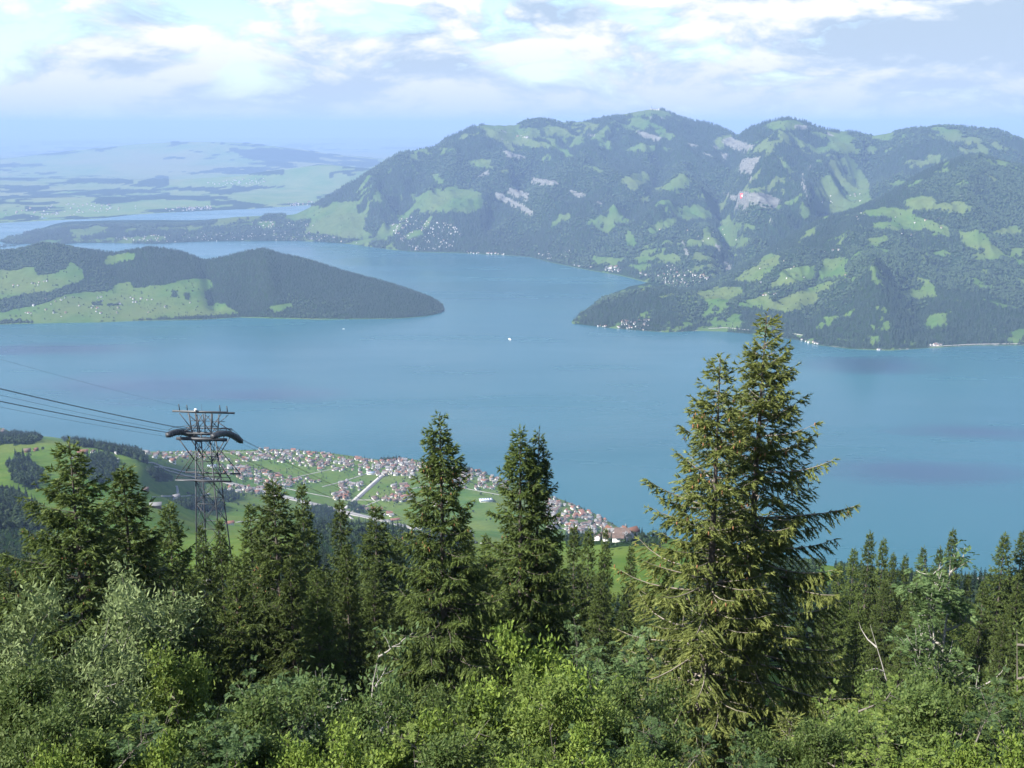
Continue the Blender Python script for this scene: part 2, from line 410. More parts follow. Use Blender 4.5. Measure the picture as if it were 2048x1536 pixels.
# --- the plain beyond the lake, to the horizon
def build_far():
    q = np.linspace(-0.85, 0.85, 420)
    shore = L3((-400, 452), (0, 446), (100, 441), (200, 437), (281, 428), (406, 422), (500, 418), (622, 410), (760, 404), (1000, 402), (1500, 402), (2500, 402))
    rows = [60, 55, 30, 16]
    l1 = [(x * 1.5, y * 1.5, 40) for x, y, z in shore]; l2 = [(x, 29000, 60) for x in (-30000, 0, 30000)]
    l3 = [(x, 46000, 60) for x in (-50000, 0, 50000)]; l4 = [(x, 90000, 40) for x in (-90000, 0, 90000)]
    G = loft([shore, l1, l2, l3, l4], rows, q, 0, 1, 1)
    x, y = G[..., 0], G[..., 1]; s = band_param(rows)
    env = np.clip(s * 3, 0, 1)
    hills = fbm(x * 0.55, y * 1.5, 5200, 4, 3) * 150 + fbm(x, y, 1500, 3, 9) * 35
    G[..., 2] += env * (np.maximum(hills, -60) + 45)
    def hill(u, v, Y, wx, wy):
        px, py, pz = at(u, v, Y); h = pz - 240
        G[..., 2] += h * np.exp(-((x - px) / wx) ** 2 - ((y - py) / wy) ** 2)
    hill(345, 291, 30000, 3600, 2600); hill(520, 299, 29500, 3000, 2000); hill(200, 306, 30500, 2600, 2000)
    hill(640, 327, 20500, 1600, 1100); hill(700, 333, 21000, 1800, 900); hill(180, 362, 19500, 1500, 800); hill(430, 345, 21000, 1800, 900)
    hill(760, 292, 42000, 8000, 4000); hill(60, 300, 45000, 9000, 4000)
    u, v = pix(G)
    f = fbm(x * 0.6, y * 0.9, 1500, 5, 21, 0.6) + 0.5 * fbm(x, y, 420, 3, 31)
    fmask = ((f > 0.14)).astype(float)
    explicit = crop(0, 240, 3.2, [[(270, 420), (480, 375), (700, 368), (850, 390), (880, 430), (600, 405), (350, 425)], [(0, 490), (300, 480), (700, 440), (1050, 450), (1100, 500), (900, 500), (700, 495), (450, 480), (0, 515)],
        [(880, 400), (1080, 350), (1090, 420), (1000, 440), (900, 440)], [(1050, 440), (1500, 425), (1840, 430), (1500, 470), (1400, 490), (1300, 450), (1060, 460)], [(1350, 500), (1500, 520), (1700, 545), (1500, 575), (1370, 550)],
        [(1180, 345), (1500, 300), (1800, 310), (1830, 355), (1680, 360), (1500, 330), (1250, 350)], [(0, 640), (100, 600), (250, 610), (400, 600), (250, 640), (0, 655)]])
    meadow = crop(0, 240, 3.2, [[(220, 460), (480, 400), (800, 400), (910, 440), (700, 455), (500, 450)], [(1440, 490), (1600, 445), (2040, 440), (2040, 530), (1700, 540), (1500, 520)], [(700, 540), (1000, 510), (1350, 520), (1350, 550), (1050, 570), (800, 590)],
        [(1080, 430), (1100, 370), (1600, 380), (1800, 400), (1800, 425), (1300, 430)]])
    fmask = np.where(in_any(u, v, meadow, 2, 5), 0.0, fmask); fmask = np.where(in_any(u, v, explicit, 3.5, 6, 14) & (fbm(x, y, 500, 4, 37, 0.6) > -0.28), 1.0, fmask)
    G[..., 2] += fmask * 16 * env
    tone = np.clip(fbm(x, y, 1700, 3, 77) * 1.6 + 0.3, 0, 1)
    land_object('far_plain', G, M['far'], fmask, np.zeros_like(f), tone)
    # pale lake far out on the plain
    pts = [at(u_, v_, 36000) for u_, v_ in ((-60, 330), (40, 321), (150, 309), (172, 310), (110, 318), (30, 330), (-60, 341))]
    pts = [(p[0] * k, p[1] * k, 250.0) for p in pts for k in [(ZC - 250) / (ZC - p[2])]]
    G_far['lake2'] = pts
G_far = {}
build_far()

LANDS = {}
def build_rigi():
    Y0 = 0
    q = np.linspace(-0.62, 0.68, 720)
    shore = L3((-400, 505), (0, 500), (62, 495), (162, 486), (219, 486), (312, 488), (406, 483), (500, 482), (594, 482), (640, 484), (700, 488), (760, 497), (830, 504), (920, 506), (1000, 510), (1060, 514), (1110, 527),
               (1180, 541), (1240, 551), (1320, 572), (1380, 590), (1480, 600), (1700, 600), (2100, 600), (2600, 600))
    ridge = L3((-400, 484, 11400), (0, 478, 11500), (94, 467, 11700), (141, 458, 11800), (219, 454, 11900), (300, 453, 11950), (375, 453, 11900), (416, 449, 11900), (469, 437, 12100), (540, 431, 12200), (590, 431, 12200),
               (615, 418, 12300), (650, 398, 12300), (690, 372, 12400), (720, 358, 12400), (760, 330, 12500), (800, 307, 12550), (830, 303, 12600), (870, 293, 12600), (900, 275, 12600), (940, 256, 12700), (965, 250, 12800), (1035, 249, 13000),
               (1052, 240, 13000), (1085, 236, 13000), (1120, 243, 13000), (1160, 244, 13100), (1190, 238, 13100), (1235, 228, 13200), (1262, 224, 13200), (1303, 216, 13300), (1325, 218, 13300), (1360, 232, 13200), (1400, 244, 13000),
               (1440, 252, 12700), (1475, 265, 12300), (1500, 254, 11900), (1530, 243, 11600), (1578, 237, 11500), (1610, 241, 11500), (1650, 257, 11500), (1700, 264, 11500), (1742, 270, 11500), (1790, 265, 11400), (1820, 257, 11300),
               (1870, 256, 11200), (1920, 253, 11200), (1960, 256, 11200), (2000, 264, 11100), (2030, 276, 11000), (2048, 281, 11000), (2200, 300, 10800), (2600, 320, 10500))
    rq = np.array([p[0] / p[1] for p in ridge]); sq = np.array([p[0] / p[1] for p in shore])
    bench, upper = [], []
    for x, y, z in ridge:
        k = x / y; sy = np.interp(k, sq, [p[1] for p in shore])
        y1 = sy + 0.42 * (y - sy); bench.append((k * y1, y1, 0.30 * z)); y2 = sy + 0.74 * (y - sy); upper.append((k * y2, y2, 0.66 * z))
    back = [(x * (y + 1600) / y, y + 1600, max(-20, z * 0.35 - 20)) for x, y, z in ridge]
    under = [(x * (y - 150) / y, y - 150, -40) for x, y, z in shore]
    rows = [4, 70, 70, 56, 14]
    G = loft([under, shore, bench, upper, ridge, back], rows, q, Y0, 1, 2)
    s = band_param(rows); x, y = G[..., 0], G[..., 1]
    env = np.clip((s - 1.0) * 1.6, 0, 1) * np.where(s < 3.2, 1, np.clip(1 - (s - 3.2) * 1.1, 0.12, 1))
    hgt = np.clip(np.interp(q, rq, [p[2] for p in ridge]) / 900, 0.10, 1)[None]
    rid = fbm(x, y, 1500, 6, 4, 0.52, True); rid2 = fbm(x * 1.3 + y * 0.35, y * 0.45, 620, 5, 14, 0.5, True)
    G[..., 2] += env * hgt * (rid * 165 + rid2 * 120 + fbm(x, y, 260, 4, 44, 0.55) * 38) + np.where((s > 3.2) & (s < 4.2), fbm(x, y, 130, 3, 9) * 12, 0)
    sculpt(G, [(-190, 26, [(1475, 275), (1450, 330), (1440, 400), (1470, 470), (1450, 545)]), (-110, 22, [(1330, 300), (1300, 380), (1230, 450), (1180, 510)]), (120, 26, [(1580, 245), (1540, 330), (1500, 400)]),
               (90, 24, [(1220, 260), (1150, 340), (1080, 420)]), (-90, 20, [(1080, 330), (1000, 400), (960, 470)]), (110, 26, [(800, 312), (740, 390), (690, 450)]), (-80, 18, [(860, 330), (800, 410), (770, 470)]),
               (90, 24, [(1700, 285), (1640, 350), (1600, 410)]), (-120, 26, [(1760, 290), (1720, 360), (1660, 410), (1580, 480)]), (70, 22, [(1350, 260), (1380, 330), (1330, 420)])], env * hgt)
    u, v = pix(G)
    me_polys = crop(560, 200, 3.2, [[(170, 790), (230, 700), (350, 660), (500, 650), (490, 720), (550, 740), (530, 830), (600, 870), (480, 900), (330, 870), (170, 840)],
        [(850, 640), (930, 590), (1050, 580), (1100, 540), (1150, 580), (1230, 570), (1280, 610), (1310, 690), (1200, 720), (1050, 720), (880, 720)], [(1160, 640), (1280, 610), (1305, 700), (1160, 720)],
        [(1260, 170), (1400, 150), (1530, 160), (1545, 215), (1640, 250), (1800, 310), (1900, 370), (1850, 350), (1700, 310), (1560, 290), (1450, 300), (1340, 240), (1310, 190)], [(1780, 740), (1860, 715), (1860, 750), (1760, 810), (1730, 810)],
        [(820, 340), (880, 345), (885, 385), (830, 380)], [(980, 480), (1040, 470), (1040, 520), (990, 530)], [(830, 400), (850, 410), (900, 490), (880, 480)], [(1200, 390), (1370, 380), (1360, 440), (1240, 430)], [(1900, 130), (2040, 150), (2040, 200), (1950, 170)],
        [(1680, 350), (1720, 340), (1720, 390), (1690, 400)], [(1930, 420), (2040, 420), (2040, 440), (1950, 440)], [(1380, 450), (1460, 440), (1460, 470)], [(0, 690), (170, 690), (150, 760), (60, 770)]])
    me_polys += crop(1100, 180, 3.2, [[(640, 640), (870, 530), (920, 580), (840, 630), (640, 660)], [(470, 580), (600, 510), (660, 560), (520, 650)], [(850, 780), (950, 735), (1030, 770), (1020, 830), (880, 830)], [(620, 900), (820, 790), (810, 840), (740, 900), (630, 930)],
        [(1060, 900), (1130, 820), (1200, 850), (1310, 860), (1320, 900), (1220, 890), (1200, 930), (1300, 950), (1240, 1020), (1130, 1010), (1060, 950)], [(740, 730), (830, 740), (820, 780), (730, 770)], [(480, 900), (540, 890), (550, 1000), (480, 1010)],
        [(270, 1060), (430, 1070), (420, 1120), (260, 1110)], [(490, 1120), (640, 1110), (640, 1160), (500, 1150)], [(690, 1060), (840, 1050), (860, 1120), (700, 1110)], [(200, 480), (380, 510), (300, 530)], [(640, 250), (720, 255), (800, 320), (700, 300)],
        [(0, 340), (120, 390), (180, 430), (100, 420), (0, 370)], [(60, 790), (130, 790), (60, 850), (0, 880), (0, 850)], [(1390, 340), (1500, 310), (1400, 420), (1370, 440)], [(1420, 195), (1560, 185), (1640, 240), (1500, 270), (1380, 240)], [(520, 140), (640, 110), (740, 130), (800, 160), (640, 170)],
        [(1710, 570), (1780, 545), (1900, 570), (2048, 600), (2048, 720), (1900, 790), (1800, 800), (1650, 820), (1650, 720), (1730, 650)], [(540, 1070), (640, 1050), (660, 1100), (540, 1100)], [(1240, 620), (1430, 630), (1440, 660), (1260, 650)], [(1460, 640), (1510, 620), (1510, 660)], [(930, 690), (1000, 660), (990, 690)],
        [(1650, 260), (1830, 290), (1830, 320), (1700, 300)], [(600, 160), (640, 210), (720, 240), (640, 240), (560, 210)]])
    me_polys += crop(1500, 220, 3.071, [[(350, 590), (700, 600), (640, 630), (500, 640), (390, 660)], [(420, 420), (500, 400), (590, 420), (740, 460), (745, 520), (690, 600), (380, 600), (400, 500)], [(600, 350), (690, 370), (730, 450), (620, 430)], [(840, 520), (970, 470), (930, 500)]])
    me_polys += crop(0, 240, 3.2, [[(450, 700), (640, 680), (700, 690), (680, 720), (560, 750), (470, 745)], [(1380, 630), (1560, 610), (1700, 610), (1480, 650), (1350, 690)], [(1000, 690), (1300, 680), (1290, 700), (1010, 705)], [(230, 770), (400, 760), (400, 785), (230, 790)], [(1640, 650), (1760, 640), (1750, 690), (1650, 690)],
        [(1890, 590), (2040, 540), (2040, 640), (1950, 640)], [(750, 770), (950, 735), (1060, 745), (1050, 780), (800, 785)]])
    rk_polys = crop(560, 200, 3.2, [[(1370, 590), (1450, 620), (1620, 715), (1610, 755), (1500, 695), (1380, 628)], [(1440, 560), (1600, 605), (1605, 665), (1460, 605)], [(1600, 500), (1700, 515), (1790, 550), (1650, 553), (1603, 540)], [(1835, 570), (1975, 615), (1920, 630)], [(1425, 322), (1595, 380), (1450, 378)],
        [(1265, 495), (1330, 455), (1345, 490)], [(1540, 600), (1600, 600), (1600, 660), (1550, 640)], [(1990, 650), (2048, 660), (2048, 672)]])
    rk_polys += crop(1100, 180, 3.2, [[(1140, 305), (1300, 360), (1240, 415), (1095, 345), (1090, 330)], [(1090, 405), (1145, 420), (1120, 475)], [(1225, 445), (1345, 435), (1290, 545), (1190, 535)], [(1180, 610), (1235, 625), (1200, 642)], [(1105, 660), (1205, 685), (1180, 725)], [(1205, 655), (1265, 655), (1265, 780), (1180, 765)],
        [(1255, 655), (1370, 670), (1495, 715), (1420, 775), (1255, 725)], [(550, 262), (725, 305), (685, 335), (570, 295)], [(1605, 500), (1640, 620), (1650, 695), (1615, 640)], [(1112, 1090), (1170, 1150), (1122, 1168)], [(1055, 985), (1093, 1000), (1085, 1055)], [(890, 340), (955, 365), (900, 375)], [(965, 395), (1065, 440), (1000, 425)],
        [(835, 955), (905, 1070), (880, 1075)], [(0, 580), (60, 600), (10, 610)], [(110, 640), (250, 685), (170, 690)], [(1265, 570), (1300, 555), (1275, 590)], [(1395, 840), (1425, 835), (1420, 860)], [(1650, 485), (1675, 490), (1660, 520)], [(240, 285), (300, 290), (290, 302), (240, 298)], [(1560, 230), (1680, 240), (1640, 262), (1570, 255)]])
    mead = in_any(u, v, me_polys, 5.0, 3, 16); rk = in_any(u, v, rk_polys, 1.8, 8, 10)
    small = (fbm(x, y, 240, 5, 61, 0.66) > 0.21) & (fbm(x, y, 2200, 2, 62) > -0.1)
    alp = (G[..., 2] > 880) & (fbm(x, y, 330, 5, 63, 0.62) > 0.22)
    forest = np.where(mead | small | alp, 0.0, 1.0); forest = np.where(rk, 0.0, forest)
    rock = np.where(rk, 1.0, 0.0); rock = np.where(alp & (fbm(x, y, 180, 3, 64) > 0.45), 1.0, rock)
    forest[s[:, 0] < 1.01] = 0
    tone = np.clip(fbm(x, y, 800, 3, 71) * 1.5 + 0.25 + np.clip((G[..., 2] - 700) / 500, 0, 0.6), 0, 1)
    # cliffs stand out of the slope
    G[..., 2] += rk * 16
    land_object('north_mountain', G, M['mountain'], forest, rock, tone)
    LANDS['rigi'] = (G, forest, s)
build_rigi()

def build_right():
    q = np.linspace(0.045, 0.66, 430)
    shore = L3((1130, 652), (1141, 647), (1184, 652), (1225, 657), (1287, 662), (1334, 665), (1397, 662), (1444, 663), (1490, 667), (1600, 681), (1631, 690), (1700, 698), (1780, 701), (1860, 696), (1950, 691), (2048, 691), (2300, 690), (2700, 690))
    crest1 = L3((1130, 651), (1141, 644), (1160, 630, 6560), (1200, 607, 6680), (1250, 591, 6800), (1300, 583, 6850), (1340, 582, 6850), (1380, 594, 6800), (1410, 606, 6750), (1450, 614, 6650), (1520, 605, 6500), (1600, 590, 6400), (1660, 585, 6350), (1740, 570, 6300), (1850, 585, 6350), (2048, 590, 6400), (2300, 590, 6400), (2700, 590, 6400))
    mid = L3((1130, 650), (1141, 645), (1160, 632, 6620), (1200, 609, 6800), (1300, 586, 7000), (1380, 590, 7000), (1440, 578, 7000), (1520, 545, 7000), (1600, 520, 7000), (1700, 490, 7050), (1800, 470, 7100), (1900, 470, 7150), (2048, 470, 7200), (2300, 470, 7200), (2700, 470, 7200))
    ridge = L3((1130, 650), (1141, 646), (1160, 634, 6680), (1200, 612, 6950), (1300, 590, 7200), (1360, 592, 7250), (1390, 586, 7300), (1430, 566, 7350), (1480, 540, 7400), (1540, 500, 7600), (1600, 462, 7700), (1650, 434, 7800), (1700, 420, 7900), (1760, 395, 8000), (1800, 372, 8100), (1830, 352, 8200), (1870, 332, 8300), (1920, 317, 8350), (1956, 311, 8350), (1990, 318, 8350), (2048, 330, 8300), (2300, 345, 8200), (2700, 350, 8200))
    back = [(x * (y + 1300) / y, y + 1300, min(z * 0.5, z) - 40) for x, y, z in ridge]
    under = [(x * (y - 120) / y, y - 120, -40) for x, y, z in shore]
    rows = [4, 50, 56, 60, 16]
    G = loft([under, shore, crest1, mid, ridge, back], rows, q, 0, 1, 2)
    s = band_param(rows); x, y = G[..., 0], G[..., 1]
    env = np.clip((s - 1.0) * 1.5, 0, 1) * np.where(s < 3.3, 1, np.clip(1 - (s - 3.3) * 1.2, 0.12, 1)) * np.clip((q - 0.06) / 0.14, 0, 1)[None]
    G[..., 2] += env * (fbm(x, y, 900, 5, 104, 0.5, True) * 75 + fbm(x * 1.2, y * 0.5, 420, 4, 114, 0.5, True) * 50 + fbm(x, y, 160, 4, 144) * 16) + np.where(s > 1.1, fbm(x, y, 90, 3, 109) * 4, 0) * np.clip((q - 0.06) / 0.1, 0, 1)[None]
    sculpt(G, [(90, 34, [(1740, 565), (1760, 620), (1780, 690)]), (60, 26, [(1740, 565), (1710, 520), (1700, 460)]), (-60, 26, [(1830, 560), (1850, 630), (1860, 690)]), (-50, 24, [(1640, 560), (1620, 620), (1600, 670)]),
               (-60, 24, [(1800, 420), (1840, 470), (1900, 540)]), (70, 26, [(1956, 318), (1930, 400), (1960, 470)]), (50, 20, [(1650, 440), (1600, 500), (1530, 560)]), (-40, 16, [(1700, 500), (1640, 540), (1560, 600)])], env)
    G[..., 2] -= 60 * np.clip((0.0555 - q) / 0.003, 0, 1)[None]
    u, v = pix(G)
    mead = crop(1500, 220, 3.071, [[(640, 630), (830, 600), (940, 605), (1040, 660), (1150, 690), (1230, 740), (1230, 780), (1100, 745), (880, 740), (740, 730), (750, 690), (870, 690), (880, 660), (740, 655)],
        [(935, 560), (1050, 522), (1140, 550), (1150, 580), (1250, 560), (1400, 600), (1300, 640), (1130, 610), (1080, 620), (960, 590)], [(205, 980), (400, 945), (415, 1030), (230, 1080), (120, 1095)], [(430, 920), (605, 905), (580, 1010), (600, 1030), (420, 1040)], [(380, 1060), (580, 1040), (330, 1160), (280, 1150)],
        [(0, 1000), (110, 880), (180, 890), (150, 980), (0, 1080)], [(0, 1170), (130, 1110), (230, 1130), (100, 1170), (0, 1220)], [(970, 1010), (1100, 1040), (1160, 1145), (1020, 1165), (890, 1110), (1040, 1100), (1070, 1060), (970, 1040)], [(700, 970), (830, 940), (820, 965), (700, 990)], [(1100, 880), (1190, 860), (1240, 880), (1180, 910)],
        [(1050, 890), (1085, 870), (1090, 940), (1060, 950)], [(1260, 740), (1430, 760), (1520, 850), (1580, 910), (1380, 930), (1360, 890), (1450, 870), (1300, 830)], [(1480, 750), (1620, 700), (1683, 760), (1500, 770)], [(1600, 850), (1683, 840), (1683, 900), (1600, 890)], [(360, 740), (420, 700), (400, 770), (270, 820)], [(220, 770), (290, 740), (250, 770)],
        [(600, 1040), (690, 1010), (650, 1050)], [(460, 640), (540, 640), (440, 670)], [(520, 1405), (740, 1412), (560, 1420)], [(960, 1425), (1030, 1425), (1000, 1445)], [(1420, 1150), (1560, 1190), (1683, 1220), (1560, 1210)], [(1700, 740), (1900, 760), (1900, 800), (1720, 790)], [(230, 1360), (340, 1380), (300, 1400)]])
    mead += crop(1100, 180, 3.2, [[(1180, 1220), (1300, 1130), (1480, 1060), (1470, 1110), (1290, 1230)], [(910, 1310), (1100, 1255), (1230, 1260), (1240, 1310), (1080, 1400)], [(1190, 1380), (1300, 1340), (1470, 1340), (1480, 1290), (1700, 1230), (1850, 1230), (1740, 1300), (1680, 1370), (1500, 1430), (1350, 1400)],
        [(1110, 1470), (1180, 1430), (1235, 1440), (1200, 1480)], [(690, 1320), (760, 1300), (800, 1310), (700, 1330)], [(1320, 1320), (1480, 1300), (1480, 1340), (1320, 1345)], [(1030, 1490), (1120, 1500), (1110, 1520), (1030, 1515)]])
    trees = crop(1500, 220, 3.071, [[(400, 960), (425, 960), (425, 1035), (405, 1035)], [(100, 1110), (240, 1090), (380, 1050), (540, 1030), (300, 1110), (140, 1180)]])
    md = in_any(u, v, mead, 3.6, 13, 14) & ~in_any(u, v, trees, 1.5, 15)
    small = (fbm(x, y, 200, 5, 161, 0.66) > 0.33)
    rk = in_any(u, v, crop(1500, 220, 3.071, [[(1180, 490), (1230, 515), (1220, 525)], [(1275, 510), (1330, 548), (1310, 552)], [(1035, 430), (1055, 440), (1040, 455)], [(835, 510), (880, 480), (850, 515)], [(1090, 1440), (1150, 1430), (1190, 1450), (1100, 1460)]]), 1.2, 18, 8)
    forest = np.where(md | small | rk, 0.0, 1.0); forest[s[:, 0] < 1.02] = 0
    rock = rk * 1.0; rock = np.where((s > 0.99) & (s < 1.04), 0.42, rock)
    tone = np.clip(fbm(x, y, 420, 3, 171) * 1.6 + 0.3, 0, 1)
    land_object('east_hill', G, M['hill'], forest, rock, tone)
    LANDS['right'] = (G, forest, s)
build_right()

def build_prom():
    q = np.linspace(-0.66, -0.058, 430)
    shore = L3((-700, 656), (-150, 652), (0, 649), (120, 646), (200, 645), (300, 641), (400, 640), (480, 635), (560, 637), (640, 639), (740, 638), (800, 637), (850, 633), (880, 627), (888, 623), (900, 622))
    ridge = L3((-700, 470, 7400), (-150, 490, 7400), (0, 501, 7400), (31, 498, 7400), (84, 485, 7400), (119, 487, 7400), (156, 495, 7400), (231, 504, 7400), (294, 492, 7400), (337, 496, 7400), (369, 504, 7400), (409, 518, 7350), (437, 515, 7350),
               (487, 502, 7350), (528, 497, 7350), (562, 507, 7300), (591, 512, 7300), (644, 527, 7250), (685, 541, 7200), (732, 553, 7150), (779, 566, 7100), (826, 583, 7000), (860, 597, 6950), (879, 612, 6900), (886, 620, 6860), (900, 621, 6850))
    sq = np.array([p[0] / p[1] for p in shore]); bench = []
    for x, y, z in ridge:
        k = x / y; sy = np.interp(k, sq, [p[1] for p in shore]); y1 = sy + 0.45 * (y - sy); bench.append((k * y1, y1, 0.34 * z if x < -1800 else 0.5 * z))
    back = [(x * (y + 700) / y, y + 700, -30) for x, y, z in ridge]; under = [(x * (y - 120) / y, y - 120, -40) for x, y, z in shore]
    rows = [4, 55, 60, 16]
    G = loft([under, shore, bench, ridge, back], rows, q, 0, 1, 2)
    s = band_param(rows); x, y = G[..., 0], G[..., 1]
    env = np.clip((s - 1.0) * 1.5, 0, 1) * np.where(s < 2.5, 1, np.clip(1 - (s - 2.5) * 1.7, 0.1, 1)) * np.clip((-0.066 - q) / 0.08, 0, 1)[None]
    G[..., 2] += env * (fbm(x, y, 700, 5, 204) * 42 + fbm(x, y, 190, 4, 214) * 12)
    sculpt(G, [(-40, 16, [(409, 518), (420, 560), (430, 610)]), (25, 16, [(528, 500), (540, 570), (560, 620)])], env)
    G[..., 2] -= 60 * np.clip((q + 0.0640) / 0.003, 0, 1)[None]
    u, v = pix(G)
    mead = crop(0, 240, 3.2, [[(-600, 960), (0, 950), (60, 965), (210, 935), (240, 1000), (420, 960), (440, 905), (480, 930), (530, 960), (530, 1020), (400, 1070), (330, 1100), (200, 1110), (0, 1150), (-600, 1150)],
        [(-600, 1240), (0, 1230), (250, 1180), (450, 1110), (700, 1090), (760, 1045), (840, 1035), (850, 1075), (1100, 1050), (1170, 1020), (1330, 1010), (1370, 1060), (1310, 1100), (1310, 1150), (1450, 1180), (1520, 1240), (1250, 1255), (800, 1282), (350, 1308), (130, 1280), (-600, 1290)],
        [(690, 870), (860, 845), (865, 890), (720, 920), (660, 920)], [(1710, 1200), (1870, 1170), (1880, 1200), (1760, 1230)]])
    trees = crop(0, 240, 3.2, [[(1100, 1100), (1130, 1090), (1135, 1135), (1105, 1135)], [(1180, 1110), (1215, 1105), (1210, 1150), (1180, 1145)], [(1330, 1160), (1375, 1155), (1370, 1190), (1330, 1190)], [(680, 1180), (770, 1175), (770, 1185), (690, 1188)], [(580, 1165), (640, 1160), (660, 1185), (590, 1185)]])
    md = in_any(u, v, mead, 2.4, 23, 12) & ~in_any(u, v, trees, 1, 25)
    forest = np.where(md, 0.0, 1.0); forest[s[:, 0] < 1.02] = 0
    rock = np.zeros_like(u); tone = np.clip(fbm(x, y, 300, 3, 271) * 1.5 + 0.25, 0, 1)
    land_object('west_promontory', G, M['hill'], forest, rock, tone)
    LANDS['prom'] = (G, forest, s)
build_prom()

NEAR_FOREST = crop(0, 740, 3.2, [[(60, 600), (140, 570), (210, 600), (250, 680), (230, 790), (110, 720)], [(-600, 790), (80, 790), (160, 830), (240, 920), (300, 1000), (330, 1250), (-600, 1250)], [(480, 660), (570, 560), (660, 545), (740, 580), (720, 660), (650, 740), (560, 700)],
    [(630, 470), (760, 485), (860, 525), (935, 570), (930, 600), (800, 550), (690, 525), (635, 510)], [(90, 420), (220, 415), (235, 475), (0, 480), (-300, 480), (-300, 430)], [(420, 425), (520, 435), (620, 490), (620, 505), (560, 505), (430, 455)], [(960, 660), (1050, 665), (1095, 725), (1000, 715)],
    [(1170, 850), (1400, 845), (1430, 890), (1280, 905), (1170, 885)], [(1400, 790), (1500, 790), (1500, 830), (1420, 850)]])
NEAR_FOREST += crop(500, 860, 3.2, [[(390, 520), (490, 490), (540, 560), (530, 660), (430, 660)], [(830, 150), (930, 140), (965, 180), (880, 212), (830, 185)], [(1335, 212), (1500, 238), (1512, 285), (1370, 262)], [(380, 600), (560, 640), (900, 650), (1000, 700), (1400, 720), (1400, 900), (380, 900)], [(640, 480), (690, 470), (690, 530), (640, 530)], [(1000, 150), (1060, 155), (1060, 185), (1010, 185)]])
NEAR_FOREST += [[(1390, 1080), (1500, 1090), (1640, 1105), (1640, 1400), (1390, 1400)], [(1680, 1110), (1900, 1140), (2300, 1165), (2300, 1400), (1680, 1400)], [(1130, 1072), (1215, 1080), (1260, 1072), (1330, 1070), (1330, 1094), (1240, 1091), (1130, 1098)], [(1620, 1100), (1680, 1100), (1760, 1120), (1760, 1138), (1690, 1128), (1620, 1122)], [(1860, 1125), (1985, 1140), (2060, 1150), (2300, 1150), (2300, 1172), (2060, 1170), (1860, 1148)]]
def build_near():
    Y0 = 300.0
    q = np.linspace(-1.05, 1.05, 470)
    def flat(Y, z): return [(k * (Y + Y0), Y, ZC + z) for k in (-1.2, 0, 1.2)]
    lines = [flat(-160, 45), flat(-60, 12), flat(-2.5, -1.75), flat(2.5, -1.75), flat(8, -8.0), flat(20, -16.5), flat(40, -28.0), flat(80, -49.5), flat(150, -84)]
    lines += [L3((-900, 1215, 330), (100, 1215, 330), (300, 1190, 330), (410, 1175, 330), (550, 1190, 330), (700, 1230, 330), (1000, 1250, 330), (3000, 1250, 330))]
    lines += [L3((-900, 1190, 650), (200, 1180, 650), (500, 1150, 650), (800, 1190, 650), (1250, 1195, 650), (3000, 1195, 650))]
    lines += [L3((-900, 1110, 1000), (0, 1110, 1000), (300, 1090, 1000), (500, 1085, 1000), (800, 1090, 1000), (1000, 1105, 1000), (1150, 1100, 1000), (1250, 1091, 1000), (1330, 1091, 1000), (1480, 1105, 1000), (1640, 1122, 1000), (1750, 1138, 1000), (1850, 1145, 950), (1950, 1158, 950), (2048, 1166, 950), (3000, 1180, 950))]
    lines += [L3((-900, 1012, 1500), (0, 1010, 1500), (100, 1004, 1600), (250, 1000, 1700), (330, 1010, 1800), (430, 1052, 1900), (560, 1056, 1900), (700, 1062, 1900), (1000, 1100, 1900), (1250, 1140, 1900), (1640, 1200, 1900), (3000, 1250, 1900))]
    lines += [L3((-900, 890, 2400), (-100, 885, 2400), (0, 884, 2400), (60, 880, 2400), (130, 884, 2350), (200, 890, 2300), (250, 902, 2250), (290, 920, 2200), (330, 946, 2350), (400, 962, 2900), (520, 987, 2960), (700, 1027, 2820), (1000, 1067, 2660), (1250, 1122, 2500), (1640, 1190, 2400), (3000, 1240, 2300))]
    shore = L3((-1000, 850), (-100, 850), (0, 853), (30, 868), (110, 874), (250, 905), (280, 903), (400, 901), (560, 898), (640, 903), (700, 911), (760, 920), (800, 914), (830, 918), (860, 927), (930, 933), (1000, 957), (1060, 977), (1130, 1001), (1200, 1032), (1270, 1075), (1330, 1092), (1640, 1135), (2048, 1190), (3000, 1240))
    lines += [[(x * (y - 60) / y, y - 60, 12) for x, y, z in shore], shore, [(x * (y + 150) / y, y + 150, -40) for x, y, z in shore]]
    rows = [4, 6, 3, 6, 10, 14, 16, 18, 18, 16, 16, 26, 34, 60, 6, 4]
    G = loft(lines, rows, q, Y0, 1, 2)
    s = band_param(rows); x, y = G[..., 0], G[..., 1]
    e1 = np.clip((y - 6) / 200, 0, 1); e2 = np.clip((14.0 - s) / 1.0, 0, 1) * np.clip((s - 9) / 2, 0, 1)
    G[..., 2] += np.clip((y - 5) / 10, 0, 1) * (1 - np.clip((y - 300) / 300, 0, 1)) * fbm(x, y, 30, 4, 304) * 1.3 + e1 * e2 * (fbm(x, y, 420, 4, 314) * 20 + fbm(x, y, 120, 3, 324) * 6)
    u, v = pix(G)
    fo = in_any(u, v, NEAR_FOREST, 3, 33, 16) & (s > 10)
    forest = np.where(fo, 1.0, 0.0); forest = np.where((y < 560), 1.0, forest); forest = np.where((y < 560), 1.0, forest)
    tone = np.clip(fbm(x, y, 160, 3, 371) * 1.5 + 0.35, 0, 1)
    o = land_object('village_hillside', G, M['near'], forest, np.zeros_like(u), tone)
    LANDS['near'] = (G, forest, s)
    return o
near = build_near()
bpy.context.view_layer.update()
LAND_OBJS = {o.name: o for o in COL.objects if o.get('kind') == 'structure'}
TREES = {}
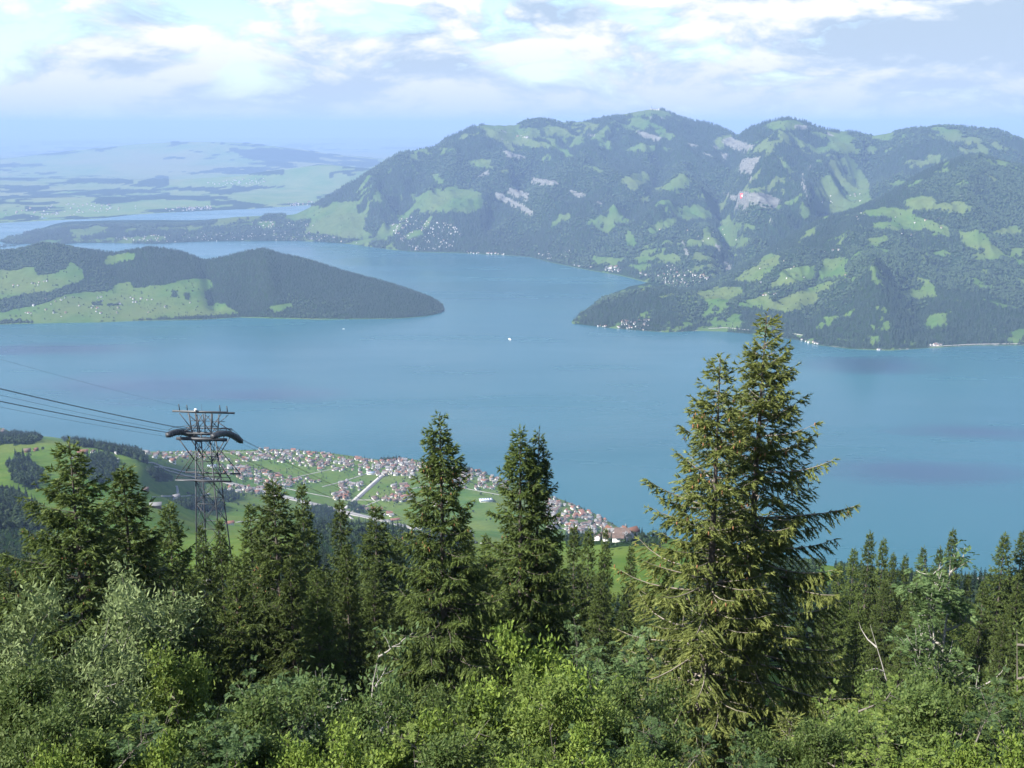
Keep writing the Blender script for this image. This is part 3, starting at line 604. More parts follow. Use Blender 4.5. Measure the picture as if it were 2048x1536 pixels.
def bvh(name):
    if name not in TREES:
        me = LAND_OBJS[name].data; co = np.empty(len(me.vertices) * 3, np.float32); me.vertices.foreach_get('co', co)
        ix = np.empty(len(me.loops), np.int32); me.loops.foreach_get('vertex_index', ix)
        TREES[name] = BVHTree.FromPolygons(co.reshape(-1, 3).tolist(), ix.reshape(-1, 4).tolist())
    return TREES[name]
def hit(u, v, name='village_hillside'):
    loc, nor, _, _ = bvh(name).ray_cast(Vector((0, 0, ZC)), ray(u, v), 90000)
    return loc, nor
def drop(x, y, name='village_hillside'):
    loc, nor, _, _ = bvh(name).ray_cast(Vector((x, y, 5000)), Vector((0, 0, -1)), 9000)
    return loc.z if loc is not None else 0.0

# ------------------------------------------------------------------ forests: instanced trees
rng = np.random.default_rng(11)
def kites(P, D, Ln, W, Nn):
    """a four-cornered leaf for each row: base P, direction D, length, width, normal hint"""
    D = D / (np.linalg.norm(D, axis=1)[:, None] + 1e-9)
    S = np.cross(D, Nn); S /= np.linalg.norm(S, axis=1)[:, None] + 1e-9
    a = P; b = P + D * (Ln * 0.45)[:, None] + S * (W / 2)[:, None]; c = P + D * Ln[:, None]; d = P + D * (Ln * 0.45)[:, None] - S * (W / 2)[:, None]
    n = len(P); V = np.stack([a, b, c, d], 1).reshape(-1, 3); F = np.arange(4 * n).reshape(n, 4)
    return V, F
def spikes(P, D, Ln, W, Nn):
    D = D / (np.linalg.norm(D, axis=1)[:, None] + 1e-9)
    S = np.cross(D, Nn); S /= np.linalg.norm(S, axis=1)[:, None] + 1e-9; n = len(P)
    V = np.stack([P + S * (W / 2)[:, None], P + D * Ln[:, None], P - S * (W / 2)[:, None]], 1).reshape(-1, 3)
    return V, np.arange(3 * n).reshape(n, 3)
def proto_conifer_clump(seed, n=3, h=22, spread=5.0):
    r = np.random.default_rng(seed); V, F, T, k = [], [], [], 0
    for i in range(n):
        c = r.uniform(-spread, spread, 2) if n > 1 else np.zeros(2); hh = h * r.uniform(0.72, 1.12); rad = hh * r.uniform(0.15, 0.20)
        for lo, hi, rr in ((-3.0 / hh - 0.1, 0.62, 1.0), (0.42, 1.0, 0.58)):
            m = 6; th = np.arange(m) * 2 * math.pi / m + r.uniform(0, 6); jit = r.uniform(0.75, 1.2, m)
            ring = np.stack([c[0] + rad * rr * jit * np.cos(th), c[1] + rad * rr * jit * np.sin(th), np.full(m, hh * lo) + r.uniform(-0.05, 0.05, m) * hh], 1)
            V.append(np.vstack([ring, [[c[0] + r.uniform(-.3, .3), c[1], hh * hi]]])); F.append(np.array([[k + j, k + (j + 1) % m, k + m] for j in range(m)])); T.append(r.uniform(0.1, 1, m)); k += m + 1
    return np.vstack(V), np.vstack(F), np.concatenate(T)
def ico(r, seed, sub=1):
    import bmesh
    bm = bmesh.new(); bmesh.ops.create_icosphere(bm, subdivisions=sub, radius=1.0)
    V = np.array([v.co[:] for v in bm.verts]); F = np.array([[v.index for v in f.verts] for f in bm.faces]); bm.free()
    V *= (1 + r.uniform(-0.22, 0.28, len(V)))[:, None]; return V, F
def proto_broad_clump(seed, n=3, h=16, spread=5.0):
    r = np.random.default_rng(seed); V, F, T, k = [], [], [], 0
    for i in range(n):
        c = r.uniform(-spread, spread, 2) if n > 1 else np.zeros(2); hh = h * r.uniform(0.7, 1.1); rad = hh * r.uniform(0.27, 0.36)
        v, f = ico(r, seed, 1 if n > 1 else 2); v = v * [rad, rad, hh * 0.5] + [c[0], c[1], hh * 0.48]
        V.append(v); F.append(f + k); T.append(r.uniform(0, 1, len(f))); k += len(v)
    return np.vstack(V), np.vstack(F), np.concatenate(T)
def leafy_crown(seed, h=14, rad=5.0, blobs=9, leaves=420, size=1.1):
    """a broadleaf tree of leaf clumps with a short trunk"""
    r = np.random.default_rng(seed); P, D, Nn = [], [], []
    for b in range(blobs):
        a = r.uniform(0, 6.28); rr = rad * 0.62 * math.sqrt(r.uniform(0, 1)); zc = h * r.uniform(0.42, 0.80); br = rad * r.uniform(0.38, 0.58)
        c = np.array([rr * math.cos(a), rr * math.sin(a), zc]) if b else np.array([0, 0, h * 0.74])
        n = leaves // blobs; d = r.normal(size=(n, 3)); d /= np.linalg.norm(d, axis=1)[:, None]; d[:, 2] = np.abs(d[:, 2]) * 0.9 - 0.25
        P.append(c + d * br * r.uniform(0.8, 1.05, n)[:, None]); Nn.append(d + r.normal(size=(n, 3)) * 0.35); D.append(np.cross(d, r.normal(size=(n, 3))))
    P, D, Nn = map(np.vstack, (P, D, Nn)); n = len(P)
    V, F = kites(P, D, r.uniform(0.9, 1.7, n) * size, r.uniform(0.8, 1.3, n) * size, Nn)
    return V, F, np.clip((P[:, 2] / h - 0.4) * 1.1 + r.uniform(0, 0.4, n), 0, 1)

def forest_group():
    ng = bpy.data.node_groups.new('plant_trees', 'GeometryNodeTree')
    ng.interface.new_socket('Geometry', in_out='INPUT', socket_type='NodeSocketGeometry'); ng.interface.new_socket('Geometry', in_out='OUTPUT', socket_type='NodeSocketGeometry')
    N, Lk = ng.nodes.new, ng.links.new
    gi, go = N('NodeGroupInput'), N('NodeGroupOutput')
    def named(n, t):
        a = N('GeometryNodeInputNamedAttribute'); a.data_type = t; a.inputs['Name'].default_value = n; return a.outputs['Attribute']
    pid = named('pid', 'INT')
    def sep(val):
        c = N('FunctionNodeCompare'); c.data_type = 'INT'; c.operation = 'EQUAL'
        Lk(pid, c.inputs[2]); c.inputs[3].default_value = val
        s = N('GeometryNodeSeparateGeometry'); s.domain = 'POINT'; Lk(gi.outputs[0], s.inputs['Geometry']); Lk(c.outputs[0], s.inputs['Selection'])
        return s.outputs['Selection']
    join = N('GeometryNodeJoinGeometry'); pick = named('pick', 'INT')
    for k in range(4):
        iop = N('GeometryNodeInstanceOnPoints'); Lk(sep(-1), iop.inputs['Points']); Lk(sep(k), iop.inputs['Instance'])
        c = N('FunctionNodeCompare'); c.data_type = 'INT'; c.operation = 'EQUAL'; Lk(pick, c.inputs[2]); c.inputs[3].default_value = k
        Lk(c.outputs[0], iop.inputs['Selection'])
        Lk(named('rot', 'FLOAT_VECTOR'), iop.inputs['Rotation']); Lk(named('size', 'FLOAT_VECTOR'), iop.inputs['Scale'])
        Lk(iop.outputs[0], join.inputs[0])
    Lk(join.outputs[0], go.inputs[0])
    return ng
NG = forest_group()
def forest_object(name, pts, size, pick, protos, mats, label, cat, tilt=0.0):
    """protos: list of (V, F, T, material index); pts (n,3)"""
    V, F, pid, ti, mi = [], [], [], [], []; k = 0
    for i, (v, f, t, m) in enumerate(protos):
        V.append(v); F.append(f + k); pid.append(np.full(len(v), i)); ti.append(t); mi.append(np.full(len(f), m)); k += len(v)
    fs = {}
    # faces may be tris or quads: keep them in order of size
    faces, ti2, mi2 = [], [], []
    for w in (3, 4):
        sel = [i for i in range(len(F)) if F[i].shape[1] == w]
        if sel: faces.append(np.concatenate([F[i] for i in sel])); ti2 += [ti[i] for i in sel]; mi2 += [mi[i] for i in sel]
    n = len(pts)
    me = mesh(name, np.concatenate(V + [pts]), faces, mats, False, np.concatenate(mi2))
    attr(me, 'pid', np.concatenate(pid + [np.full(n, -1)]), typ='INT')
    attr(me, 'pick', np.concatenate([np.zeros(k), pick]), typ='INT')
    sz = np.ones((k + n, 3)); sz[k:] = size; attr(me, 'size', sz, typ='FLOAT_VECTOR')
    ro = np.zeros((k + n, 3)); ro[k:, 2] = rng.uniform(0, 6.28, n); ro[k:, :2] = rng.normal(size=(n, 2)) * tilt; attr(me, 'rot', ro, typ='FLOAT_VECTOR')
    attr(me, 'tint', np.concatenate(ti2), domain='FACE')
    o = add_obj(name, me, kind='stuff', label=label, category=cat)
    md = o.modifiers.new('plant', 'NODES'); md.node_group = NG
    return o
def scatter(land, density, lo=1.0, hi=99, extra=None, keep=None):
    """points spread by area over the wooded cells of a land"""
    G, forest, s = LANDS[land]
    a, b, c, d = G[:-1, :-1], G[:-1, 1:], G[1:, 1:], G[1:, :-1]
    area = np.linalg.norm(np.cross(c - a, d - b), axis=-1) / 2
    f = (forest[:-1, :-1] + forest[:-1, 1:] + forest[1:, 1:] + forest[1:, :-1]) / 4
    ss = np.broadcast_to(s, forest.shape)[:-1, :-1]
    w = area * (f > 0.45) * (ss >= lo) * (ss <= hi) * (a[..., 2] > 0.5)
    if extra is not None: w = extra(area, f, ss, a)
    n = int(w.sum() / density)
    idx = rng.choice(w.size, n, p=(w / w.sum()).ravel()); i, j = np.unravel_index(idx, w.shape)
    p, r = rng.uniform(0, 1, (2, n)); P = (a[i, j] * ((1 - p) * (1 - r))[:, None] + b[i, j] * (p * (1 - r))[:, None] + c[i, j] * (p * r)[:, None] + d[i, j] * ((1 - p) * r)[:, None])
    return P
def clump_protos():
    out = []
    for k, f in enumerate((proto_conifer_clump, proto_conifer_clump, proto_broad_clump, proto_broad_clump)):
        v, fc, t = f(40 + k); out.append((v, fc, t, 0 if k < 2 else 1))
    return out
CL = clump_protos()
def wood(name, land, density, hi, label, conif=0.5, smin=0.75, smax=1.25, seed=1, scale=1.0):
    P = scatter(land, density, 1.0, hi)
    mixn = fbm(P[:, 0], P[:, 1], 650, 4, 900 + seed, 0.6) * 1.7 + rng.uniform(-0.32, 0.32, len(P))
    pick = np.where(mixn < (conif - 0.5) * 1.4, rng.integers(0, 2, len(P)), rng.integers(2, 4, len(P)))
    s = rng.uniform(smin, smax, len(P)) * scale; size = np.stack([s * 1.0, s * 1.0, s * rng.uniform(0.85, 1.15, len(P))], 1)
    return forest_object(name, P, size, pick, CL, [M['conifer_far'], M['broad_far']], label, 'forest')
wood('mountain_forest', 'rigi', 620, 4.35, 'hazy blue-green forest covering the slopes of the high mountain', 0.70, 0.8, 1.3, 1, 1.25)
wood('east_hill_forest', 'right', 260, 4.3, 'mixed forest on the steep hill rising from the eastern lakeshore', 0.62, 0.75, 1.2, 2, 1.0)
wood('promontory_forest', 'prom', 130, 3.3, 'dark forest on the long wooded promontory in the lake', 0.5, 0.7, 1.15, 3, 0.75)

# ------------------------------------------------------------------ near and middle-distance woods
TREE_V = [leafy_crown(70 + k, 13 + k, 4.6 + 0.5 * k) for k in range(3)]
def proto_spruce_far(seed, h=22):
    """a spruce for a few hundred metres: tiers of drooping sprays"""
    r = np.random.default_rng(seed); P, D, Nn, Ln, W, T = [], [], [], [], [], []
    z = 0.10 * h
    while z < h * 0.985:
        t = z / h; rad = 0.19 * h * (1 - t) ** 0.85 + 0.12; n = int(5 + 7 * (1 - t))
        a = r.uniform(0, 6.28) + np.arange(n) * 6.283 / n + r.uniform(-.25, .25, n); L = rad * r.uniform(0.65, 1.15, n)
        P.append(np.stack([0 * a, 0 * a, np.full(n, z) + r.uniform(-.2, .2, n)], 1)); el = -0.35 + 0.75 * t + r.uniform(-.12, .12, n)
        D.append(np.stack([np.cos(a) * np.cos(el), np.sin(a) * np.cos(el), np.sin(el)], 1)); Nn.append(np.tile([0, 0, 1.0], (n, 1)) + r.normal(size=(n, 3)) * 0.35)
        Ln.append(L); W.append(L * r.uniform(0.42, 0.62, n) + 0.1); T.append(r.uniform(0, 1, n)); z += h * 0.026 * r.uniform(0.7, 1.3)
    P, D, Nn = map(np.vstack, (P, D, Nn)); V, F = kites(P, D, np.concatenate(Ln), np.concatenate(W), Nn)
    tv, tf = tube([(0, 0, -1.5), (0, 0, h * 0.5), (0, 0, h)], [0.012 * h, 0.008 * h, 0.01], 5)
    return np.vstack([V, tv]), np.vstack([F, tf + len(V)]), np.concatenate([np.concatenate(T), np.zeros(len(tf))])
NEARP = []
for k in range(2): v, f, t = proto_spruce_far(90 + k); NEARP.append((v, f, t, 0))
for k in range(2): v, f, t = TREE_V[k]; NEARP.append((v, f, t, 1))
def near_wood():
    P = scatter('near', 75, 10.0, 14)
    u, v = pix(P)
    pick = np.where((rng.uniform(size=len(P)) < 0.28), rng.integers(0, 2, len(P)), rng.integers(2, 4, len(P)))
    s = rng.uniform(0.7, 1.15, len(P)) * np.where(P[:, 1] < 1200, 0.42, 1.0)
    forest_object('hillside_woods', P, np.stack([s, s, s * rng.uniform(.85, 1.15, len(P))], 1), pick, NEARP, [M['conifer_far'], M['broad_far']], 'dark clumps of woodland on the green hillside above the village', 'woods')
near_wood()
def slope_wood():
    # the spruce forest on the steep slope further down, beyond the trees one can pick out
    P = []
    while len(P) < 1300:
        Y = rng.uniform(150, 560); x = rng.uniform(-0.62, 0.62) * (Y + 40)
        u, v = pix((x, Y, drop(x, Y) if False else ZC - 0.45 * Y))
        P.append((x, Y))
    P = np.array(P); z = np.array([drop(x, y) for x, y in P]); P3 = np.column_stack([P, z])
    top = P3.copy(); s = rng.uniform(0.65, 1.05, len(P)); top[:, 2] += 22 * s
    u, v = pix(top)
    lim = np.interp(u, [0, 120, 300, 380, 470, 560, 700, 850, 1000, 1130, 1230, 1350, 1420, 1500, 1650, 1750, 1900, 2048], [1000, 1060, 1110, 1125, 1110, 1085, 1075, 1090, 1100, 1120, 1160, 1160, 1120, 1108, 1118, 1120, 1130, 1120])
    k = (v > lim) & (u > -300) & (u < 2350)
    forest_object('slope_forest', P3[k], np.stack([s, s, s], 1)[k], rng.integers(0, 2, k.sum()), NEARP, [M['conifer_far'], M['broad_far']], 'dense spruce forest on the steep slope below the viewpoint', 'forest', 0.02)
slope_wood()
def meadow_specks():
    # single trees and bushes dotted over the far meadows
    for land, dens, lim, sc_, lab in (('prom', 2300, 2.6, 0.8, 'scattered orchard trees dotted over the promontory meadows'), ('right', 3200, 3.6, 0.85, 'scattered single trees on the meadows of the eastern hill'), ('rigi', 7000, 3.9, 1.0, 'scattered single trees on the mountain pastures')):
        P = scatter(land, dens, 1.0, 99, extra=lambda area, f, ss, a: area * (f < 0.3) * (ss > 1.06) * (ss < lim))
        s = rng.uniform(0.45, 0.95, len(P)) * sc_
        forest_object('pasture_trees' if land == 'rigi' else 'orchard_trees' if land == 'prom' else 'meadow_trees', P, np.stack([s, s, s], 1), rng.integers(1, 4, len(P)), [(*proto_conifer_clump(61, 1), 0), (*proto_conifer_clump(62, 1), 0), (*proto_broad_clump(63, 1, 15), 1), (*proto_broad_clump(64, 1, 13), 1)],
                      [M['conifer_far'], M['broad_far']], lab, 'trees')
meadow_specks()

# ------------------------------------------------------------------ roads
def densify(pts, step=4.0):
    out = []
    for (a, b), (c, d) in zip(pts[:-1], pts[1:]):
        n = max(1, int(math.hypot(c - a, d - b) / step))
        out += [(a + (c - a) * i / n, b + (d - b) * i / n) for i in range(n)]
    return out + [pts[-1]]
def ribbon(name, px, width, mat, lift=0.7, land='village_hillside', offset=0.0):
    P = [hit(u, v, land)[0] for u, v in densify(px)]; P = [p for p in P if p is not None]
    if len(P) < 2: return None
    A = np.array([p[:] for p in P]); A = np.column_stack([gsmooth(A[:, i], 1) for i in range(3)])
    T = np.gradient(A[:, :2], axis=0); T /= np.linalg.norm(T, axis=1)[:, None] + 1e-9; S = np.column_stack([T[:, 1], -T[:, 0]])
    C = A[:, :2] + S * offset; z = gsmooth(np.array([drop(x, y, land) for x, y in C]), 1) + lift
    l = np.column_stack([C - S * width / 2, z]); r = np.column_stack([C + S * width / 2, z])
    V = np.vstack([l, r, l - [0, 0, 3], r - [0, 0, 3]]); n = len(l); i = np.arange(n - 1)
    F = np.concatenate([np.stack([i + n, i + n + 1, i + 1, i], 1), np.stack([i, i + 1, i + 1 + 2 * n, i + 2 * n], 1), np.stack([i + n + 1, i + n, i + 3 * n, i + 3 * n + 1], 1)])
    return add_obj(name, mesh(name, V, [F], [mat]), kind='structure')
MOTORWAY = [(293, 925), (330, 938), (380, 950), (440, 962), (520, 982), (600, 1002), (660, 1017), (700, 1027), (760, 1041), (830, 1058), (900, 1074), (960, 1088)]
ribbon('motorway', MOTORWAY, 13, M['road'], 1.2, offset=-8); ribbon('motorway', MOTORWAY, 13, M['road'], 1.2, offset=8)
ribbon('stream_channel_road', [(812, 914), (770, 950), (730, 986), (692, 1022)], 11, M['concrete'], 0.9, offset=9)
ribbon('stream_channel', [(808, 914), (766, 950), (726, 986), (688, 1022)], 9, M['asphalt'], 0.5, offset=-4)
for px in ([(312, 918), (400, 908), (520, 903)], [(437, 985), (520, 973), (560, 962), (700, 930)], [(344, 1000), (357, 982), (352, 972)], [(230, 905), (237, 918), (232, 930)], [(540, 970), (610, 985), (690, 1000), (760, 1000), (830, 985)], [(700, 1025), (760, 1000), (820, 978), (900, 965)],
           [(692, 1024), (700, 1036), (720, 1044)], [(300, 993), (360, 992), (420, 988)], [(470, 1045), (500, 1041), (560, 1037)], [(640, 975), (690, 962), (740, 945)], [(850, 950), (920, 975), (1000, 990)], [(1100, 1052), (1180, 1068), (1260, 1080)]):
    ribbon('lane', px, 5.0, M['road'], 0.6)
ribbon('lakeside_wall', [(1640, 694), (1700, 699), (1780, 702)], 9, M['concrete'], 1.0, 'east_hill')
ribbon('lakeside_road', [(1415, 657), (1450, 655), (1500, 660)], 8, M['road'], 1.0, 'east_hill'); ribbon('lakeside_road', [(1575, 665), (1610, 671)], 9, M['road'], 1.0, 'east_hill')
ribbon('lakeside_road', [(1870, 692), (1950, 688), (2040, 687)], 10, M['road'], 1.0, 'east_hill'); ribbon('hill_road', [(795, 452), (790, 462), (800, 475), (808, 486)], 9, M['road'], 2.0, 'north_mountain')

# ------------------------------------------------------------------ houses
def house_meshes():
    walls, roofs = {}, {}
    V = [(-5, -4, -3), (5, -4, -3), (5, 4, -3), (-5, 4, -3), (-5, -4, 6), (5, -4, 6), (5, 4, 6), (-5, 4, 6), (-5, 0, 9.2), (5, 0, 9.2)]
    for m in ('white', 'cream', 'timber'):
        walls[m] = mesh('house_wall', V, [np.array([[0, 1, 5, 4], [2, 3, 7, 6]]), np.array([[0, 4, 8, 7, 3], [1, 2, 6, 9, 5]])], [M[m]])
    R = []
    for z in (0.25, -0.15):
        R += [(-5.9, -5.0, 5.2 + z), (5.9, -5.0, 5.2 + z), (5.9, 0, 9.35 + z), (-5.9, 0, 9.35 + z), (5.9, 5.0, 5.2 + z), (-5.9, 5.0, 5.2 + z)]
    F4 = [[0, 1, 2, 3], [3, 2, 4, 5], [9, 8, 7, 6], [11, 10, 8, 9], [0, 6, 7, 1], [4, 10, 11, 5], [1, 7, 8, 2], [2, 8, 10, 4], [3, 9, 6, 0], [5, 11, 9, 3]]
    for m in ('roof_brown', 'roof_red', 'roof_grey'): roofs[m] = mesh('house_roof', R, [np.array(F4)], [M[m]])
    return walls, roofs
WALLS, ROOFS = house_meshes()
WN = {'white': 'white', 'cream': 'cream', 'timber': 'brown timber'}; RN = {'roof_brown': 'brown', 'roof_red': 'orange-red', 'roof_grey': 'grey'}
def house(x, y, z, rz, s, w, r, label, group=None, name='house'):
    o = empty(name, (x, y, z), rz, label=label, category='house')
    if group: o['group'] = group
    o.scale = s
    add_obj('wall', WALLS[w], o); add_obj('roof', ROOFS[r], o)
    return o
VILLAGE = [([(300, 918), (285, 906), (340, 903), (480, 908), (560, 903), (470, 928), (400, 918)], 26), ([(520, 900), (600, 901), (700, 913), (760, 924), (800, 918), (880, 931), (880, 948), (840, 942), (760, 955), (640, 938), (560, 925), (480, 922)], 95),
           ([(437, 930), (500, 935), (560, 948), (594, 962), (585, 977), (520, 970), (437, 945)], 34), ([(450, 974), (540, 978), (565, 992), (460, 985)], 14), ([(676, 964), (727, 966), (720, 982), (680, 980)], 10), ([(665, 985), (702, 985), (698, 1001), (670, 1000)], 8),
           ([(775, 920), (828, 922), (828, 958), (785, 950)], 18), ([(785, 969), (815, 969), (812, 987), (788, 985)], 6), ([(744, 988), (828, 990), (828, 1006), (744, 1000)], 9), ([(906, 936), (960, 945), (1020, 965), (1015, 981), (906, 978)], 34),
           ([(1095, 995), (1130, 1003), (1200, 1035), (1268, 1075), (1235, 1084), (1180, 1078), (1120, 1062), (1090, 1040)], 78), ([(705, 1010), (790, 1025), (790, 1040), (715, 1025)], 7), ([(0, 856), (25, 868), (20, 874), (0, 872)], 6), ([(600, 950), (640, 962), (620, 975), (590, 968)], 5), ([(860, 985), (900, 990), (900, 1020), (860, 1010)], 4)]
DISTRICT = ['on the shore road above the motorway', 'in the dense quarter along the lakeshore', 'in the quarter behind the cableway tower', 'in the row beside the lane above the motorway', 'in the cluster beside the straight stream channel', 'near the lower end of the straight stream channel',
            'across the straight stream channel near the lake', 'in the small cluster amid the meadow', 'in the row below the meadow cluster', 'in the shore quarter behind the tall slender spruce', 'in the lakeside town round the church', 'beside the motorway bend', 'on the headland beyond the grassy knoll', 'on the meadow slope between the quarters', 'at the edge of the big meadow']
def build_village():
    r = random.Random(5); placed = []; cells = {}
    def free(p, d):
        c = (int(p[0] // 30), int(p[1] // 30))
        for i in (-1, 0, 1):
            for j in (-1, 0, 1):
                for q in cells.get((c[0] + i, c[1] + j), ()):
                    if (q[0] - p[0]) ** 2 + (q[1] - p[1]) ** 2 < d * d: return False
        return True
    n_h = 0
    for (poly, n), where in zip(VILLAGE, DISTRICT):
        xs = [p[0] for p in poly]; ys = [p[1] for p in poly]; k = tries = 0
        while k < n and tries < n * 40:
            tries += 1
            u, v = r.uniform(min(xs), max(xs)), r.uniform(min(ys), max(ys))
            if not inside(np.array([u]), np.array([v]), poly)[0]: continue
            p, _ = hit(u, v)
            if p is None or p.z < 2.0 or not free(p, 12.5): continue
            cells.setdefault((int(p.x // 30), int(p.y // 30)), []).append((p.x, p.y)); k += 1
            w = r.choices(['white', 'cream', 'timber'], [0.62, 0.22, 0.16])[0]; rf = r.choices(['roof_brown', 'roof_red', 'roof_grey'], [0.56, 0.09, 0.35])[0]
            s = r.uniform(0.80, 1.2)
            n_h += 1
            if n_h <= 300:
                house(p.x, p.y, p.z, math.radians(20) + r.choice([0, math.pi / 2]) + r.gauss(0, 0.2), (s * r.uniform(0.95, 1.6), s, s * r.uniform(0.85, 1.15)), w, rf, f'{WN[w]} house with {RN[rf]} gable roof {where}', 'houses ' + where)
    return cells
CELLS = build_village()
def px_house(u, v, rz, s, w, r, label, land='village_hillside', name='farmhouse', group=None):
    p, _ = hit(u, v, land)
    if p is not None: return house(p.x, p.y, p.z, rz, s, w, r, label, group, name)
px_house(166, 908, 0.3, (1.9, 1.2, 1.1), 'timber', 'roof_red', 'large orange-red roofed farmhouse on the grassy knoll beside a small white cottage')
px_house(186, 906, 1.2, (0.8, 0.8, 0.8), 'white', 'roof_brown', 'small white cottage beside the large orange-red roofed farmhouse on the knoll')
px_house(153, 918, 0.1, (1.8, 1.1, 0.9), 'timber', 'roof_grey', 'low grey roofed barn below the large farmhouse on the knoll')
px_house(55, 905, 0.5, (1.2, 1.0, 1.0), 'timber', 'roof_brown', 'dark timber farmhouse on the knoll pasture near a row of small trees')
px_house(72, 902, 1.3, (0.9, 0.8, 0.8), 'timber', 'roof_red', 'small red roofed barn next to the dark timber farmhouse on the knoll')
px_house(345, 926, 0.9, (1.5, 1.5, 1.5), 'white', 'roof_red', 'tall white house with orange-red roof alone in the meadow above the motorway')
px_house(312, 1016, 0.2, (1.7, 1.3, 1.1), 'timber', 'roof_grey', 'grey roofed farm barn with timber walls behind the spruce tops by the cable tower')
px_house(352, 998, 0.7, (1.4, 1.2, 1.1), 'white', 'roof_grey', 'white farmhouse with wide grey roof at the bend of the lane')
px_house(292, 982, 0.4, (0.9, 0.8, 0.8), 'timber', 'roof_brown', 'little timber barn with brown roof standing alone in the meadow below the knoll wood')
px_house(460, 1050, 0.4, (1.4, 1.0, 0.9), 'white', 'roof_red', 'red roofed farmhouse alone on the shaded meadow behind the cable tower')
px_house(398, 1002, 0.2, (1.3, 1.0, 1.0), 'cream', 'roof_brown', 'cream house with brown roof seen through the legs of the cable tower')
px_house(810, 995, 0.5, (2.6, 1.3, 1.0), 'white', 'roof_red', 'long bright orange-red roofed building beside the big spruce at the village edge')
px_house(790, 1042, 0.3, (2.2, 1.2, 0.9), 'cream', 'roof_red', 'wide orange-red roofed house beside the motorway below the village')
px_house(722, 1018, 0.9, (2.2, 1.2, 1.1), 'cream', 'roof_brown', 'brown roofed farm building at the foot of the straight stream channel')
px_house(640, 940, 0.2, (1.6, 1.2, 1.1), 'white', 'roof_red', 'big orange-red roofed house at the meadow edge of the village')
px_house(1655, 1120, 0.6, (1.0, 0.9, 0.8), 'white', 'roof_grey', 'white house with grey roof under the trees on the terrace meadow')
px_house(1632, 1117, 0.2, (0.9, 0.8, 0.8), 'timber', 'roof_brown', 'small timber house with brown roof under the trees on the terrace meadow')
px_house(1958, 1172, 0.2, (1.0, 0.8, 0.8), 'timber', 'roof_grey', 'timber barn with grey roof in the meadow between the dark spruces')

def build_church():
    p, _ = hit(1240, 1068)
    if p is None: return
    o = empty('church', p, math.radians(-28), label='white village church with orange-red roof and square tower by the lakeshore', category='church')
    s = 0.95; o.scale = (s, s, s)
    V = [(-15, -6, -4), (13, -6, -4), (13, 6, -4), (-15, 6, -4), (-15, -6, 10), (13, -6, 10), (13, 6, 10), (-15, 6, 10), (-15, 0, 17), (13, 0, 17)]
    add_obj('nave', mesh('nave', V, [np.array([[0, 1, 5, 4], [2, 3, 7, 6]]), np.array([[0, 4, 8, 7, 3], [1, 2, 6, 9, 5]])], [M['white']]), o)
    R = []
    for z in (0.3, -0.2): R += [(-15.8, -7, 9 + z), (13.8, -7, 9 + z), (13.8, 0, 17.2 + z), (-15.8, 0, 17.2 + z), (13.8, 7, 9 + z), (-15.8, 7, 9 + z)]
    F4 = np.array([[0, 1, 2, 3], [3, 2, 4, 5], [9, 8, 7, 6], [11, 10, 8, 9], [0, 6, 7, 1], [4, 10, 11, 5], [1, 7, 8, 2], [2, 8, 10, 4], [3, 9, 6, 0], [5, 11, 9, 3]])
    add_obj('roof', mesh('nave_roof', R, [F4], [M['roof_red']]), o)
    tw = add_obj('tower', MB().box((14, -3.6, -4), (21, 3.6, 25)).box((13.7, -3.9, 18), (21.3, 3.9, 18.6)).mesh('tower', M['white']), o)
    V = [(13.4, -4.2, 25), (21.6, -4.2, 25), (21.6, 4.2, 25), (13.4, 4.2, 25), (15.5, -2.1, 30), (19.5, -2.1, 30), (19.5, 2.1, 30), (15.5, 2.1, 30), (17.5, 0, 38)]
    add_obj('tower_roof', mesh('tower_roof', V, [np.array([[0, 1, 5, 4], [1, 2, 6, 5], [2, 3, 7, 6], [3, 0, 4, 7]]), np.array([[4, 5, 8], [5, 6, 8], [6, 7, 8], [7, 4, 8]])], [M['roof_grey']]), tw)
    for k in range(4):
        add_obj('window', MB().box((-12 + 6 * k, -6.12, 2), (-10.4 + 6 * k, -5.9, 7)).mesh('church_window', M['asphalt']), o)
build_church()
def build_hall():
    p, _ = hit(972, 1003)
    if p is None: return
    o = empty('sports_hall', p, math.radians(12), label='long low hall with pale blue-grey roof in the meadow between the spruces', category='hall')
    add_obj('wall', MB().box((-19, -9, -3), (19, 9, 6)).mesh('hall_wall', M['white']), o)
    add_obj('roof', MB().box((-20, -10, 6.1), (20, 10, 7.2)).mesh('hall_roof', M['roof_blue']), o)
    for k in range(5): add_obj('skylight', MB().box((-17 + 7.5 * k, -6, 7.22), (-13 + 7.5 * k, 6, 7.8)).mesh('skylight', M['white']), o)
build_hall()
def build_factory():
    for u, v, L, W, lab in ((742, 949, 26, 12, 'flat pale blue roofed workshop beside the straight stream channel'), (425, 935, 30, 14, 'long white industrial hall behind the cable tower'), (1105, 1057, 30, 16, 'grey flat roofed hall at the edge of the lakeside town')):
        p, _ = hit(u, v)
        if p is None: continue
        o = empty('workshop', p, 0.3, label=lab, category='building')
        add_obj('wall', MB().box((-L / 2, -W / 2, -3), (L / 2, W / 2, 7)).mesh('workshop_wall', M['white']), o)
        add_obj('roof', MB().box((-L / 2 - .4, -W / 2 - .4, 7.05), (L / 2 + .4, W / 2 + .4, 7.9)).mesh('workshop_roof', M['roof_blue'] if L != 30 or W != 16 else M['roof_grey']), o)
build_factory()
